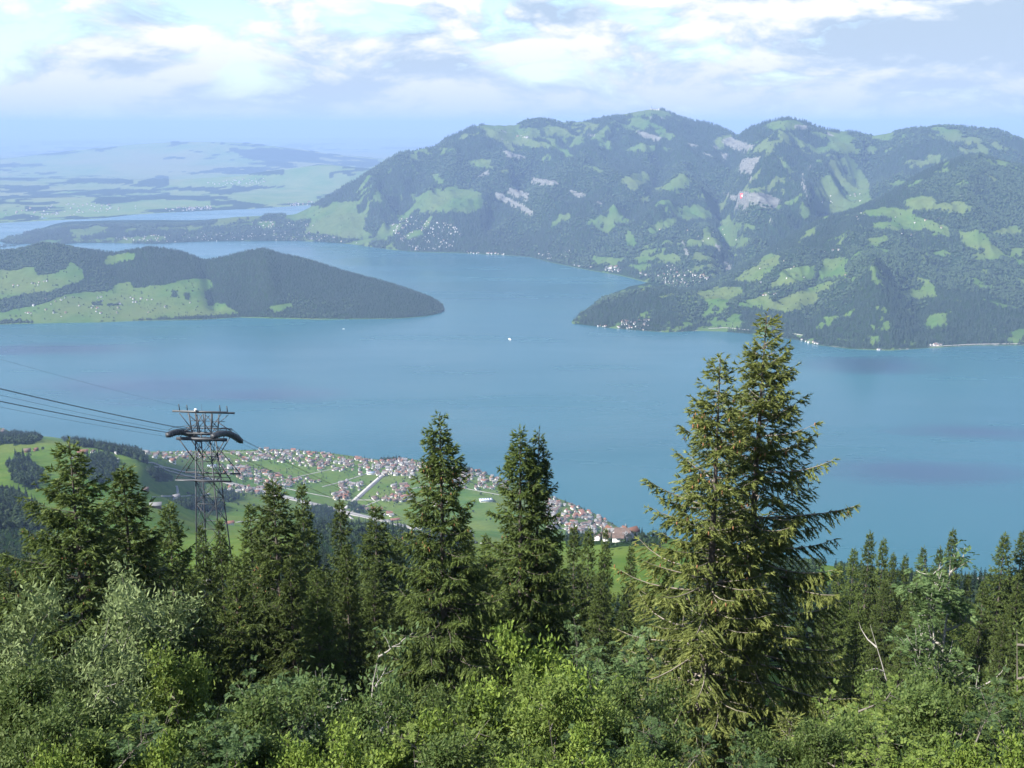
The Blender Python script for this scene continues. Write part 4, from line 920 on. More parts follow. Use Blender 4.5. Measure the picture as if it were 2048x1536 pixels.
def distant_houses():
    r = random.Random(9); V, F4, F5, M4, M5, k = [], [], [], [], [], 0
    base = np.array([(-5, -4, -4), (5, -4, -4), (5, 4, -4), (-5, 4, -4), (-5, -4, 6), (5, -4, 6), (5, 4, 6), (-5, 4, 6), (-5, 0, 9), (5, 0, 9), (-5.6, -4.9, 5.4), (5.6, -4.9, 5.4), (5.6, 0, 9.4), (-5.6, 0, 9.4), (5.6, 4.9, 5.4), (-5.6, 4.9, 5.4)], float)
    groups = [('north_mountain', crop(560, 200, 3.2, [[(700, 780), (850, 740), (1100, 790), (1190, 880), (1080, 950), (850, 970), (750, 880)]])[0], 210, 1.25), ('north_mountain', [(220, 478), (260, 470), (340, 468), (420, 465), (520, 462), (640, 462), (680, 480), (740, 488), (640, 483), (500, 480), (320, 486)], 260, 1.2),
              ('north_mountain', [(500, 440), (600, 440), (640, 455), (560, 462), (500, 458)], 60, 1.2), ('north_mountain', crop(1100, 180, 3.2, [[(330, 1135), (420, 1125), (480, 1160), (380, 1170)]])[0], 36, 1.25), ('north_mountain', crop(1100, 180, 3.2, [[(560, 1170), (700, 1180), (1040, 1185), (1000, 1225), (860, 1270), (720, 1245), (720, 1200), (600, 1190)]])[0], 150, 1.1),
              ('north_mountain', crop(1100, 180, 3.2, [[(740, 1110), (860, 1140), (940, 1190), (760, 1190)]])[0], 40, 1.0), ('north_mountain', crop(560, 200, 3.2, [[(1620, 970), (1860, 960), (1860, 1000), (1700, 1020)]])[0], 36, 1.1), ('north_mountain', crop(560, 200, 3.2, [[(1180, 970), (1440, 985), (1440, 993), (1190, 982)]])[0], 26, 1.2),
              ('north_mountain', crop(1100, 180, 3.2, [[(110, 1105), (180, 1120), (280, 1135), (180, 1135)]])[0], 16, 1.0), ('east_hill', crop(1100, 600, 3.2, [[(450, 130), (640, 125), (650, 180), (460, 180)]])[0], 34, 0.8), ('east_hill', crop(1100, 600, 3.2, [[(280, 160), (600, 182), (600, 192), (300, 168)]])[0], 14, 0.8),
              ('east_hill', crop(1100, 180, 3.2, [[(1300, 1310), (1480, 1290), (1400, 1330)], ])[0], 6, 0.9), ('east_hill', [(1500, 480), (1720, 500), (1700, 560), (1520, 580)], 16, 0.8), ('east_hill', [(1700, 420), (1900, 440), (1860, 480), (1700, 450)], 14, 0.8), ('east_hill', [(1600, 678), (1640, 688), (1630, 692), (1600, 684)], 6, 0.9), ('east_hill', [(1740, 698), (1790, 702), (1760, 703)], 5, 0.9), ('east_hill', [(1855, 690), (1885, 688), (1880, 694)], 6, 1.0),
              ('west_promontory', crop(0, 240, 3.2, [[(280, 1130), (700, 1130), (1250, 1150), (1250, 1220), (800, 1250), (300, 1260), (80, 1250)]])[0], 40, 0.8), ('west_promontory', crop(0, 240, 3.2, [[(60, 1060), (300, 1030), (500, 940), (470, 960), (250, 1060)]])[0], 8, 0.8), ('far_plain', crop(0, 240, 3.2, [[(1050, 570), (1350, 545), (1360, 575), (1060, 585)]])[0], 50, 1.5),
              ('far_plain', crop(0, 240, 3.2, [[(1300, 400), (1700, 370), (1700, 410), (1400, 420)]])[0], 40, 1.6), ('far_plain', crop(0, 240, 3.2, [[(1840, 530), (2000, 525), (1990, 545), (1850, 550)]])[0], 30, 1.4), ('far_plain', crop(0, 240, 3.2, [[(0, 600), (450, 520), (1000, 560), (300, 630)]])[0], 60, 1.5),
              ('north_mountain', crop(560, 200, 3.2, [[(1515, 225), (1620, 235), (1600, 245), (1520, 240)]])[0], 14, 1.4), ('north_mountain', crop(1100, 180, 3.2, [[(600, 117), (720, 122), (700, 130), (600, 126)]])[0], 5, 1.8), ('north_mountain', crop(1100, 180, 3.2, [[(1650, 680), (2040, 660), (2000, 720), (1700, 760)]])[0], 14, 1.0),
              *[('village_hillside', p_, int(n_ * 1.7), 0.85) for p_, n_ in VILLAGE],
              ('north_mountain', crop(1100, 180, 3.2, [[(620, 860), (1300, 840), (1200, 960), (640, 1000), (500, 1100)]])[0], 24, 0.9)]
    for land, poly, n, sc_ in groups:
        if land == 'north_mountain': n, sc_ = int(n * 0.75), sc_ * 0.85
        xs = [p[0] for p in poly]; ys = [p[1] for p in poly]; c = tries = 0
        while c < n and tries < n * 12:
            tries += 1; u, v = r.uniform(min(xs), max(xs)), r.uniform(min(ys), max(ys))
            if not inside(np.array([u]), np.array([v]), poly)[0]: continue
            p, _ = hit(u, v, land)
            if p is None or p.z < 1: continue
            c += 1; s = sc_ * r.uniform(0.75, 1.3); a = r.uniform(-0.5, 0.5) + r.choice([0, math.pi / 2]); ca, sa = math.cos(a), math.sin(a)
            B = base * [s * r.uniform(1, 1.6), s, s * r.uniform(0.8, 1.3)]; B = np.column_stack([B[:, 0] * ca - B[:, 1] * sa, B[:, 0] * sa + B[:, 1] * ca, B[:, 2]]) + p[:]
            V.append(B); F4 += [[k, k + 1, k + 5, k + 4], [k + 2, k + 3, k + 7, k + 6], [k + 10, k + 11, k + 12, k + 13], [k + 13, k + 12, k + 14, k + 15]]; F5 += [[k, k + 4, k + 8, k + 7, k + 3], [k + 1, k + 2, k + 6, k + 9, k + 5]]
            w = r.choices([0, 1], [0.8, 0.2])[0]; rf = r.choices([2, 3, 4], [0.5, 0.2, 0.3])[0]; M4 += [w, w, rf, rf]; M5 += [w, w]; k += 16
    me = mesh('distant_town_houses', np.vstack(V), [np.array(F4), np.array(F5)], [M['white'], M['cream'], M['roof_brown'], M['roof_red'], M['roof_grey']], False, M4 + M5)
    add_obj('distant_town_houses', me, kind='stuff', label='smaller houses of the lakeside towns, packed too close to count', category='houses')
distant_houses()

# trees one can pick out in and around the village
def village_trees():
    r = random.Random(12); protos = []
    for k in range(3):
        v, f, t = TREE_V[k]; cm = mesh('crown', v, [f], [M['broad_far']]); attr(cm, 'tint', t, 'FACE')
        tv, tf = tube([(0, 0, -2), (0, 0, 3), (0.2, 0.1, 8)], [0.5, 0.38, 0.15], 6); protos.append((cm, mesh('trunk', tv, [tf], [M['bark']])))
    spots = []
    def poly_spots(poly, n, where='among the village houses'):
        xs = [p[0] for p in poly]; ys = [p[1] for p in poly]; k = 0
        while k < n:
            u, v = r.uniform(min(xs), max(xs)), r.uniform(min(ys), max(ys))
            if inside(np.array([u]), np.array([v]), poly)[0]: spots.append((u, v, where)); k += 1
    for poly, n in VILLAGE: poly_spots(poly, max(3, int(n * 0.30)))
    poly_spots([(300, 915), (420, 925), (620, 930), (860, 950), (1010, 985), (1000, 1060), (720, 1020), (520, 975), (400, 955)], 80, 'on the meadows between the village quarters'); poly_spots([(340, 980), (450, 960), (640, 1010), (640, 1040), (430, 1030)], 40, 'on the meadows below the motorway'); poly_spots([(0, 888), (200, 895), (280, 925), (240, 985), (40, 985)], 26, 'on the pastures of the grassy knoll')
    n = 0
    for u, v, where in spots:
        if n >= 260: break
        p, _ = hit(u, v)
        if p is None or p.z < 1.0: continue
        if any((q[0] - p.x) ** 2 + (q[1] - p.y) ** 2 < 60 for i in (-1, 0, 1) for j in (-1, 0, 1) for q in CELLS.get((int(p.x // 30) + i, int(p.y // 30) + j), ())): continue
        cm, tm = protos[n % 3]; s = r.uniform(0.42, 0.95); n += 1
        o = empty('broadleaf_tree', p, r.uniform(0, 6.28), label='rounded broadleaf tree growing ' + where, category='tree', group='broadleaf trees ' + where)
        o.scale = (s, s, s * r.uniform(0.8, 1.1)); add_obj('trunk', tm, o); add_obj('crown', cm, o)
village_trees()

def garden_trees():
    r = random.Random(31); P = []
    for poly, n in VILLAGE:
        xs = [p[0] for p in poly]; ys = [p[1] for p in poly]; k = 0
        while k < n * 2.2:
            u, v = r.uniform(min(xs) - 6, max(xs) + 6), r.uniform(min(ys) - 3, max(ys) + 3); k += 1
            p, _ = hit(u, v)
            if p is not None and p.z > 0.5: P.append(p[:])
    for _ in range(260):                                                                   # bushes along the shore
        u = r.uniform(280, 1290); v = np.interp(u, [280, 400, 560, 640, 700, 760, 800, 860, 930, 1000, 1060, 1130, 1200, 1270, 1300], [904, 902, 899, 904, 912, 921, 915, 928, 934, 958, 978, 1002, 1033, 1076, 1086]) + r.uniform(0, 5)
        p, _ = hit(u, v)
        if p is not None: P.append(p[:])
    P = np.array(P); s = rng.uniform(0.28, 0.62, len(P))
    forest_object('garden_trees', P, np.stack([s, s, s], 1), rng.integers(1, 4, len(P)), NEARP, [M['conifer_far'], M['broad_far']], 'small garden trees and hedges between the village houses', 'trees')
garden_trees()

# ------------------------------------------------------------------ boats, flag, summit mast
def build_boat(u, v, L, rz, label, name, deck=True):
    p = at_z(u, v, 0.0); o = empty(name, (p[0], p[1], 0.0), rz, label=label, category='boat')
    xs = np.array([-0.5, -0.42, -0.2, 0.1, 0.32, 0.5]) * L; hw = np.array([0.085, 0.105, 0.115, 0.11, 0.075, 0.004]) * L
    V = []
    for x, w in zip(xs, hw): V += [(x, -w * .7, -0.02 * L), (x, w * .7, -0.02 * L), (x, w, 0.055 * L), (x, -w, 0.055 * L)]
    F = []
    for i in range(5):
        a = 4 * i; F += [[a + j, a + (j + 1) % 4, a + 4 + (j + 1) % 4, a + 4 + j] for j in range(4)]
    F += [[0, 3, 2, 1], [20, 21, 22, 23]]
    add_obj('hull', mesh('hull', V, [np.array(F)], [M['boat']]), o)
    add_obj('cabin', MB().box((-0.34 * L, -0.08 * L, 0.056 * L), (0.18 * L, 0.08 * L, 0.12 * L)).mesh('cabin', M['boat']), o)
    if deck:
        add_obj('upper_deck', MB().box((-0.26 * L, -0.07 * L, 0.121 * L), (0.10 * L, 0.07 * L, 0.17 * L)).mesh('upper_deck', M['boat']), o)
        add_obj('wheelhouse', MB().box((0.0 * L, -0.04 * L, 0.171 * L), (0.08 * L, 0.04 * L, 0.20 * L)).mesh('wheelhouse', M['roof_grey']), o)
        add_obj('flag', MB().box((-0.5 * L, -0.004 * L, 0.10 * L), (-0.46 * L, 0.004 * L, 0.14 * L)).mesh('flag', M['flag_red']), o)
build_boat(1019, 679, 40, math.radians(115), 'white passenger ferry crossing the open lake below the wooded point', 'ferry')
build_boat(687, 658, 16, math.radians(175), 'small white motorboat off the shore of the dark promontory', 'motorboat', False)
def build_flag():
    p, nrm = hit(1484, 393, 'north_mountain')
    if p is None: return
    o = empty('cliff_flag', p + Vector((0, -14, 4)), 0, label='huge red flag with white cross hung on the grey cliff', category='flag')
    o.rotation_euler = (math.radians(-28), 0, 0)
    add_obj('cloth', MB().box((-19, -0.5, -26), (19, 0.5, 26)).mesh('cloth', M['flag_red']), o)
    c = MB().box((-4, -1.2, -14), (4, -0.6, 14)); c.box((-12, -1.1, -4), (-4.02, -0.6, 4)); c.box((4.02, -1.1, -4), (12, -0.6, 4))
    add_obj('cross', c.mesh('cross', M['boat']), o)
build_flag()
def build_mast():
    p, _ = hit(1303, 219, 'north_mountain')
    if p is None: return
    o = empty('transmitter_mast', p, 0, label='transmitter mast on the summit of the high mountain', category='mast')
    add_obj('shaft', MB().tube([(0, 0, -20), (0, 0, 20), (0, 0, 44)], [4, 3, 1.2], 6).mesh('shaft', M['steel_light']), o)
    add_obj('base', MB().box((-14, -8, -12), (14, 8, 10)).mesh('base', M['concrete']), o)
build_mast()

# ------------------------------------------------------------------ cable-car tower and ropes
def build_tower():
    x, y, _ = at(411, 874, 330); zg = drop(x, y); zs = at(410, 874, 330)[2] - zg      # height of the saddles over the ground
    rz = -math.atan2(276, 2670)
    o = empty('cableway_tower', (x, y, zg), rz, label='dark steel lattice cableway tower with two curved rope saddles above the spruces', category='tower')
    H = zs
    def half(z): return 4.7 + (2.3 - 4.7) * min(1, z / H)
    def corner(i, z):
        h = half(z); return np.array([(-h, h, h, -h)[i], (-h, -h, h, h)[i], z])
    def part(name, mb, mat='steel'): return add_obj(name, mb.mesh(name, M[mat]), o)
    for i in range(4): part('leg', MB().bar(corner(i, -4), corner(i, H + 0.5), 0.33)); part('footing', MB().box(tuple(corner(i, -5) - [1.2, 1.2, 0]), tuple(corner(i, 0) + [1.2, 1.2, 0.8])), 'concrete')
    zz = [0.03, 0.24, 0.43, 0.59, 0.73, 0.86, 0.985]
    zz = [k * H for k in zz]
    for k in range(len(zz) - 1):
        for i in range(4):
            j = (i + 1) % 4
            part('brace', MB().bar(corner(i, zz[k]), corner(j, zz[k + 1]), 0.15)); part('brace', MB().bar(corner(j, zz[k]), corner(i, zz[k + 1]), 0.15))
            part('strut', MB().bar(corner(i, zz[k + 1]), corner(j, zz[k + 1]), 0.19))
    # catwalk at two thirds
    zc = 0.745 * H
    for sy in (-3.9, 3.9):
        part('catwalk_beam', MB().bar((-9.2, sy, zc), (9.2, sy, zc), 0.42, 0.5), 'steel'); part('catwalk_rail', MB().bar((-9.2, sy, zc + 1.3), (9.2, sy, zc + 1.3), 0.14))
    part('catwalk_floor', MB().box((-9.2, -4.6, zc - 0.12), (-half(zc) - 0.4, -3.4, zc + 0.05)), 'steel_light'); part('catwalk_floor', MB().box((half(zc) + 0.4, 3.4, zc - 0.12), (9.2, 4.6, zc + 0.05)), 'steel_light')
    for sx in (-1, 1):
        for sy in (-1, 1):
            part('stay', MB().bar((sx * 9.0, sy * 3.9, zc + 0.3), (sx * half(H * .93), sy * half(H * .93), H * 0.93), 0.22))
            part('arm_brace', MB().bar((sx * 7.4, sy * 3.2, H), (sx * 3.0, sy * 2.9, H * 0.87), 0.26)); part('arm_brace', MB().bar((sx * 7.4, sy * 3.2, H + 1.2), (sx * 2.6, sy * 2.9, H + 4.6), 0.22))
    # saddle cross-arm and head
    for sy in (-3.1, 3.1):
        part('cross_arm', MB().bar((-8.2, sy, H + 0.2), (8.2, sy, H + 0.2), 0.7, 0.9))
        for kx in np.arange(-7, 7.1, 2.0): part('cross_arm_web', MB().bar((kx, sy, H + 0.7), (kx + 1.0, sy, H + 1.9), 0.16))
        part('cross_arm_chord', MB().bar((-7.6, sy, H + 2.0), (7.6, sy, H + 2.0), 0.35))
    SLOPE, BEND = -0.36, -0.016
    for sx in (-7.2, 7.2):
        ys = np.linspace(-11.5, 11.5, 21); top = [(sx, q, H + 2.2 + SLOPE * q + BEND * q * q) for q in ys]
        V, F = [], []
        for i, (a, b, c) in enumerate(top):
            d = 1.8 * (1 - 0.30 * (abs(ys[i]) / 11.5) ** 2)
            V += [(a - .9, b, c), (a + .9, b, c), (a + .7, b, c - d), (a - .7, b, c - d)]
        for i in range(20): F += [[4 * i + j, 4 * i + (j + 1) % 4, 4 * i + 4 + (j + 1) % 4, 4 * i + 4 + j] for j in range(4)]
        F += [[3, 2, 1, 0], [80, 81, 82, 83]]
        sd = add_obj('saddle', mesh('saddle', V, [np.array(F)], [M['steel']]), o)
        for q in np.arange(-10.5, 10.6, 1.5):
            z = H + 2.2 + SLOPE * q + BEND * q * q; add_obj('saddle_rib', MB().bar((sx - 1.05, q, z - 0.15), (sx - 1.05, q, z - 1.5), 0.16).bar((sx + 1.05, q, z - 0.15), (sx + 1.05, q, z - 1.5), 0.16).mesh('saddle_rib', M['steel_light']), sd)
        add_obj('saddle_rail', MB().tube([(sx, q, H + 3.2 + SLOPE * q + BEND * q * q) for q in np.linspace(-11, 11, 9)], [0.09] * 9, 5).mesh('saddle_rail', M['steel_light']), sd)
    zt = H + 8.2
    for i in range(4):
        sx, sy = (-1, 1, 1, -1)[i], (-1, -1, 1, 1)[i]
        part('head_post', MB().bar((sx * 2.9, sy * 2.9, H), (sx * 3.7, sy * 3.0, zt - 0.5 - sy * 0.9), 0.34)); part('head_post', MB().bar((sx * 1.1, sy * 2.9, H + 2), (sx * 1.6, sy * 3.0, zt - 0.5 - sy * 0.9), 0.28))
        part('head_brace', MB().bar((sx * 3.0, sy * 2.9, H + 2.5), (-sx * 0.6, sy * 3.0, zt - 1 - sy * 0.9), 0.2)); part('head_brace', MB().bar((sx * 3.2, sy * 3.0, H + 3.6), (sx * 6.8, sy * 3.0, zt - 0.6 - sy * 0.9), 0.2))
        part('head_strut', MB().bar((-sx * 0.2, sy * 2.95, H + 4.4), (sx * 5.6, sy * 3.0, H + 4.4), 0.16))
    for sy in (-1, 1):
        z = zt - sy * 0.9
        part('top_beam', MB().bar((-8.9, sy * 3.0, z), (8.9, sy * 3.0, z), 0.45, 0.55), 'steel_light')
        for sx in (-6.6, 6.6): part('top_post', MB().bar((sx, sy * 3.0, z + 0.2), (sx - 0.15, sy * 3.0, z + 2.3), 0.24))
    for sx in (-5, -1.5, 1.5, 5): part('top_tie', MB().bar((sx, -3.0, zt + 0.9), (sx, 3.0, zt - 0.9), 0.2))
    part('lamp_head', MB().box((-1.6, -3.6, zt + 1.3), (-0.8, -3.0, zt + 1.9)), 'boat'); part('antenna', MB().tube([(0.6, -2.9, zt + 1.1), (0.6, -2.9, zt + 3.4)], [0.06, 0.03], 5), 'steel_light')
    # ropes, in world coordinates
    c, s = math.cos(rz), math.sin(rz)
    def W(a, b, z): return np.array([x + a * c - b * s, y + a * s + b * c, zg + z])
    vst, _ = hit(1180, 1062)
    vloc = np.array(vst[:]) if vst is not None else np.array([200, 2950, 20.0])
    vy = (vloc[0] - x) * -s + (vloc[1] - y) * c
    def rope(a, z_off, r, label, lower=True, name='track_rope', top=None):
        yA, yB = -11.0, 11.0
        zA = H + 2.3 + SLOPE * yA + BEND * yA * yA + z_off; zB = H + 2.3 + SLOPE * yB + BEND * yB * yB + z_off
        if top is not None: zA = zB = top; yA = yB = -3.0
        up = [W(a, yA - 440 * t, zA + 186 * t - 4 * 7.0 * t * (1 - t)) for t in np.linspace(1, 0, 60)]
        midp = [W(a, q, H + 2.3 + SLOPE * q + BEND * q * q + z_off) for q in np.linspace(-10, 10, 9)] if top is None else []
        dn = [W(a, yB + (vy - yB) * t, zB + (vloc[2] + 12 - zg - zB) * t - 4 * 62 * t * (1 - t)) for t in np.linspace(0, 1, 90)] if lower else []
        P = np.array(up + midp + dn); add_obj(name, MB().tube(P, [r] * len(P), 5).mesh(name, M['rope']), None, label=label, category='cable', group='ropes of the cableway')
    for a in (-7.2, 7.2):
        for d in (-0.35, 0.35): rope(a + d, 0.05, 0.055, 'thick dark steel track rope running over a saddle of the cableway tower')
        rope(a, -1.3, 0.030, 'thin haul rope hanging below the track ropes of the cableway tower', name='haul_rope')
    rope(0.0, 0, 0.018, 'very thin signal wire leading to the top beam of the cableway tower', False, 'signal_wire', zt + 1.2)
build_tower()
# ------------------------------------------------------------------ spruces of the foreground
def spruce_mesh(seed, H, R, det, clear=0.04, hero=False, ncone=0, sparse=1.0, lean=0.0, one_side=None, kf=1.9):
    """trunk, limbs, needles, cones as four meshes; det = size of a needle twig in metres"""
    r = np.random.default_rng(seed)
    ph = r.uniform(0, 6.28)
    def axis(h):
        t = h / H; return np.array([0.10 * math.sin(2.2 * t + ph) * t * 1.6 + lean * t * H, 0.10 * math.cos(1.7 * t + ph) * t * 1.6, h])
    hs = np.linspace(-1.5, H, 14); r0 = 0.0125 * H + 0.04
    tv, tf = tube([axis(h) for h in hs], [max(0.012, r0 * (1 - max(h, 0) / H) ** 0.9) for h in hs], 9)
    trunk = mesh('trunk', tv, [tf], [M['bark']], True)
    lim = MB(); KP, KD, KL, KW, KN, KT = [], [], [], [], [], []; CP_, CT = [], []
    h = clear * H
    gap = 0.30 + 0.35 * det / 0.14 * 0.35
    while h < H * 0.99:
        t = h / H; nb = int(r.integers(5, 8)) if t < 0.93 else 5
        az0 = r.uniform(0, 6.28)
        for b in range(nb):
            az = az0 + b * 6.283 / nb + r.uniform(-0.35, 0.35); hb = h + r.uniform(-0.5, 0.5) * gap
            prof = min(1.0, (1 - t) * kf + 0.01) ** 0.88 * (0.82 + 0.18 * min(1, t / 0.2))
            L = R * prof * r.uniform(0.55, 1.22) + 0.10
            if one_side is not None: L *= 0.72 + 0.42 * (0.5 + 0.5 * math.cos(az - one_side))
            if t < 0.30 and r.uniform() < 0.20 * (1 if hero else 0.6): L *= 0.55
            K = 7; s = np.linspace(0, 1, K)
            dead = t < 0.55 and r.uniform() < (0.13 if hero else 0.04)
            if dead: L *= 0.62
            up = -0.42 + 0.95 * t ** 1.1 + r.uniform(-0.12, 0.12); sag = -0.42 * (1 - t); lift = 0.36 * (1 - 0.5 * t)
            hx = np.array([math.cos(az), math.sin(az)]); zz = L * (up * s + sag * s ** 2 + lift * s ** 3); wob = r.uniform(-0.12, 0.12) * L * np.sin(s * 3)
            o = axis(max(0.05, hb)); P = np.column_stack([o[0] + hx[0] * L * s * 0.93 - hx[1] * wob, o[1] + hx[1] * L * s * 0.93 + hx[0] * wob, o[2] + zz])
            br = 0.006 + 0.010 * L
            lim.tube(P, br * (1 - 0.85 * s), 4 if hero else 3)
            if dead: continue
            # branchlets along the limb
            s0 = 0.10 + 0.22 * (1 - t) * r.uniform(0.5, 1.0); n = max(4, int(L * (1 - s0) / (det * 0.42) * sparse))
            sb = np.sort(s0 + (1 - s0) * r.uniform(0, 1, n) ** 0.85); T = np.gradient(P, axis=0); T /= np.linalg.norm(T, axis=1)[:, None]
            B = np.column_stack([np.interp(sb, s, P[:, i]) for i in range(3)]); Tb = np.column_stack([np.interp(sb, s, T[:, i]) for i in range(3)])
            side = np.where(np.arange(n) % 2 == 0, 1.0, -1.0); ang = r.uniform(0.6, 1.25, n) * side
            ca, sa = np.cos(ang), np.sin(ang); D = np.column_stack([Tb[:, 0] * ca - Tb[:, 1] * sa, Tb[:, 0] * sa + Tb[:, 1] * ca, Tb[:, 2] * 0.4 - r.uniform(0.15, 0.75, n) * (0.35 + 0.65 * (1 - t))])
            D[-1] = Tb[-1]; D /= np.linalg.norm(D, axis=1)[:, None]
            bl = (0.20 + 0.40 * L * (1 - sb) ** 0.8 * r.uniform(0.5, 1.1, n)); bl = np.minimum(bl, 0.95 + det)
            # twigs on each branchlet
            m = np.maximum(6, (bl / (det * 0.105) * sparse).astype(int)); idx = np.repeat(np.arange(n), m); q = r.uniform(0.0, 1, len(idx))
            droop = np.column_stack([np.zeros(len(idx)), np.zeros(len(idx)), -0.30 * (q ** 2) * bl[idx]])
            p = B[idx] + D[idx] * (q * bl[idx])[:, None] + droop; w = r.normal(size=(len(idx), 3)); dd = D[idx] * 0.9 + w * 0.33; dd[:, 2] -= 0.55 * (1 - t) + 0.10
            KP.append(p); KD.append(dd); KL.append(det * r.uniform(0.9, 1.75, len(idx)) * (1.0 - 0.25 * q)); KW.append(det * r.uniform(0.24, 0.38, len(idx))); KN.append(r.normal(size=(len(idx), 3)) + [0, 0, 0.6])
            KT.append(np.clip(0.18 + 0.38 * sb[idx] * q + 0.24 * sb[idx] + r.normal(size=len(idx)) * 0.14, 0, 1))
            if ncone and t > 0.55 and r.uniform() < 0.75:
                for _ in range(int(r.integers(1, 4 if t < 0.85 else 6))):
                    CP_.append(P[-1] * r.uniform(.5, 1) + P[3] * 0 + (1 - 1) if False else P[int(r.integers(3, K))] + r.normal(size=3) * 0.10 - [0, 0, 0.05])
        h += gap * r.uniform(0.75, 1.3) * (1.0 if t < 0.8 else 0.72)
    # leader
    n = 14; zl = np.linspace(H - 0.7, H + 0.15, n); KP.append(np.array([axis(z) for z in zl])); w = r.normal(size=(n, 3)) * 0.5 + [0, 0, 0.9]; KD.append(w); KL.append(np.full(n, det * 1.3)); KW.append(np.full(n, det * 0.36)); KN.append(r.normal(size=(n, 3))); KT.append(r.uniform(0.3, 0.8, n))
    V, F = spikes(np.vstack(KP), np.vstack(KD), np.concatenate(KL), np.concatenate(KW), np.vstack(KN))
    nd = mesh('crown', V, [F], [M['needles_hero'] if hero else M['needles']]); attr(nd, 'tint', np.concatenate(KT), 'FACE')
    lm = lim.mesh('limbs', M['twig'] if hero else M['bark'])
    cm = None
    if CP_ and ncone:
        cb = MB()
        for c in CP_[:ncone]:
            l = r.uniform(0.11, 0.17); cb.tube([c, c - [0, 0, l * 0.3], c - [0, 0, l * 0.75], c - [0, 0, l]], [0.010, 0.026, 0.022, 0.004], 5)
        cm = cb.mesh('cones', M['cone'])
    return dict(trunk=trunk, limbs=lm, crown=nd, cones=cm, H=H, tris=2 * len(F))
TRI = 0
def place_spruce(ms, u, v, Y, rz, label, group=None, wide=1.0, Hmax=None, name='spruce_tree', x=None, H=None):
    if x is None: x, y, zt = at(u, v, Y)
    else: y = Y
    zg = drop(x, y)
    k = ((zt - zg) if H is None else H) / ms['H']
    o = empty(name, (x, y, zg), rz, label=label, category='tree')
    if group: o['group'] = group
    o.scale = (k * wide, k * wide, k)
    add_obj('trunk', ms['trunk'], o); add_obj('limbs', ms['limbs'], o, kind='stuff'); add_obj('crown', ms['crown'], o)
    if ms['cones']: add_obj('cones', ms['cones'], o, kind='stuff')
    return o
def height_at(u, v, Y):
    x, y, z = at(u, v, Y); return z - drop(x, y)
# the pair of big spruces
SP1 = spruce_mesh(401, height_at(1533, 632, 36), 3.2, 0.140, 0.05, True, 130, 0.82, one_side=0.2, kf=2.15)
place_spruce(SP1, 1533, 632, 36, 0, 'tallest pale green spruce with cones, twin of the one leaning against it')
SP2 = spruce_mesh(402, height_at(1437, 716, 34), 3.4, 0.140, 0.05, True, 150, 0.78, lean=0.012, one_side=3.1, kf=1.6)
place_spruce(SP2, 1432, 716, 34, 0, 'slimmer pale spruce heavy with orange cones, close beside the tallest one')
SP3 = spruce_mesh(403, height_at(878, 830, 48), 3.0, 0.175, 0.04, False, 120, 0.95)
place_spruce(SP3, 878, 830, 48, 0.4, 'tall slender spruce with orange cones at its tip standing before the village')
SP4 = spruce_mesh(404, height_at(1038, 853, 54), 2.9, 0.18, 0.04, False, 40, 0.95)
place_spruce(SP4, 1038, 853, 54, 1.0, 'double-topped spruce, the broader of its two stems, overlapping the lakeside town')
SP5 = spruce_mesh(405, height_at(130, 885, 46), 3.4, 0.175, 0.03, False, 60, 0.95, one_side=2.4)
place_spruce(SP5, 130, 885, 46, 0.3, 'broad ragged spruce with long uneven limbs before the grassy knoll', wide=1.10)
place_spruce(SP4, 1073, 862, 54.6, 2.6, 'double-topped spruce, the thinner of its two stems, overlapping the lakeside town', wide=0.72)
SP6 = spruce_mesh(406, 18, 2.9, 0.215, 0.03, False, 50, 0.95)
SP7 = spruce_mesh(407, 20, 2.8, 0.26, 0.03, False, 0, 0.95)
SP8 = spruce_mesh(408, 22, 3.0, 0.31, 0.05, False, 0, 0.9)
place_spruce(SP6, 240, 935, 50, 1.2, 'dense brownish spruce right beside the broad ragged one', wide=1.12)
G1 = 'spruces crowded below the cableway tower'
LAB1 = 'dark green spruce in the crowd of trees below the cableway tower'
for u, v, Y, ms, wd, a in ((335, 1008, 66, SP6, 1.0, 2.0), (402, 1055, 78, SP7, 0.8, 0.2), (438, 1045, 82, SP7, 0.8, 3.0), (497, 1015, 74, SP7, 1.0, 1.1), (550, 963, 64, SP6, 1.15, 4.0), (606, 975, 84, SP7, 0.9, 5.0), (681, 1000, 92, SP8, 0.9, 0.7), (748, 1018, 76, SP7, 1.25, 2.2), (690, 1088, 70, SP6, 0.8, 0.4),
                           (300, 1075, 60, SP6, 1.0, 5.1), (380, 1150, 62, SP7, 1.1, 1.4), (470, 1120, 66, SP6, 1.0, 2.9), (60, 1090, 70, SP7, 1.1, 4.4), (10, 1110, 64, SP7, 1.2, 0.9), (180, 1110, 62, SP7, 1.1, 2.5), (580, 1120, 62, SP7, 1.1, 3.3), (650, 1150, 68, SP8, 1.1, 5.5), (745, 1140, 64, SP7, 1.1, 1.9), (795, 1075, 88, SP8, 1.0, 0.1), (520, 1075, 90, SP8, 1.0, 4.8),
                           (-40, 1060, 80, SP8, 1.2, 1.1), (250, 1130, 56, SP7, 1.0, 4.0)):
    place_spruce(ms, u, v, Y, a, {id(SP6): 'cone-bearing olive', id(SP7): 'dense dark green', id(SP8): 'slender deep green'}[id(ms)] + ' spruce in the crowd of trees below the cableway tower', G1, wd * 0.88)
place_spruce(SP6, 630, 1135, 52, 0.8, 'short coppery-brown spruce covered in cones before the dark trees', wide=0.8)
G2 = 'spruces behind the double-topped spruce'; LAB2 = 'dark spruce in the row behind the double-topped spruce and the tall pair'
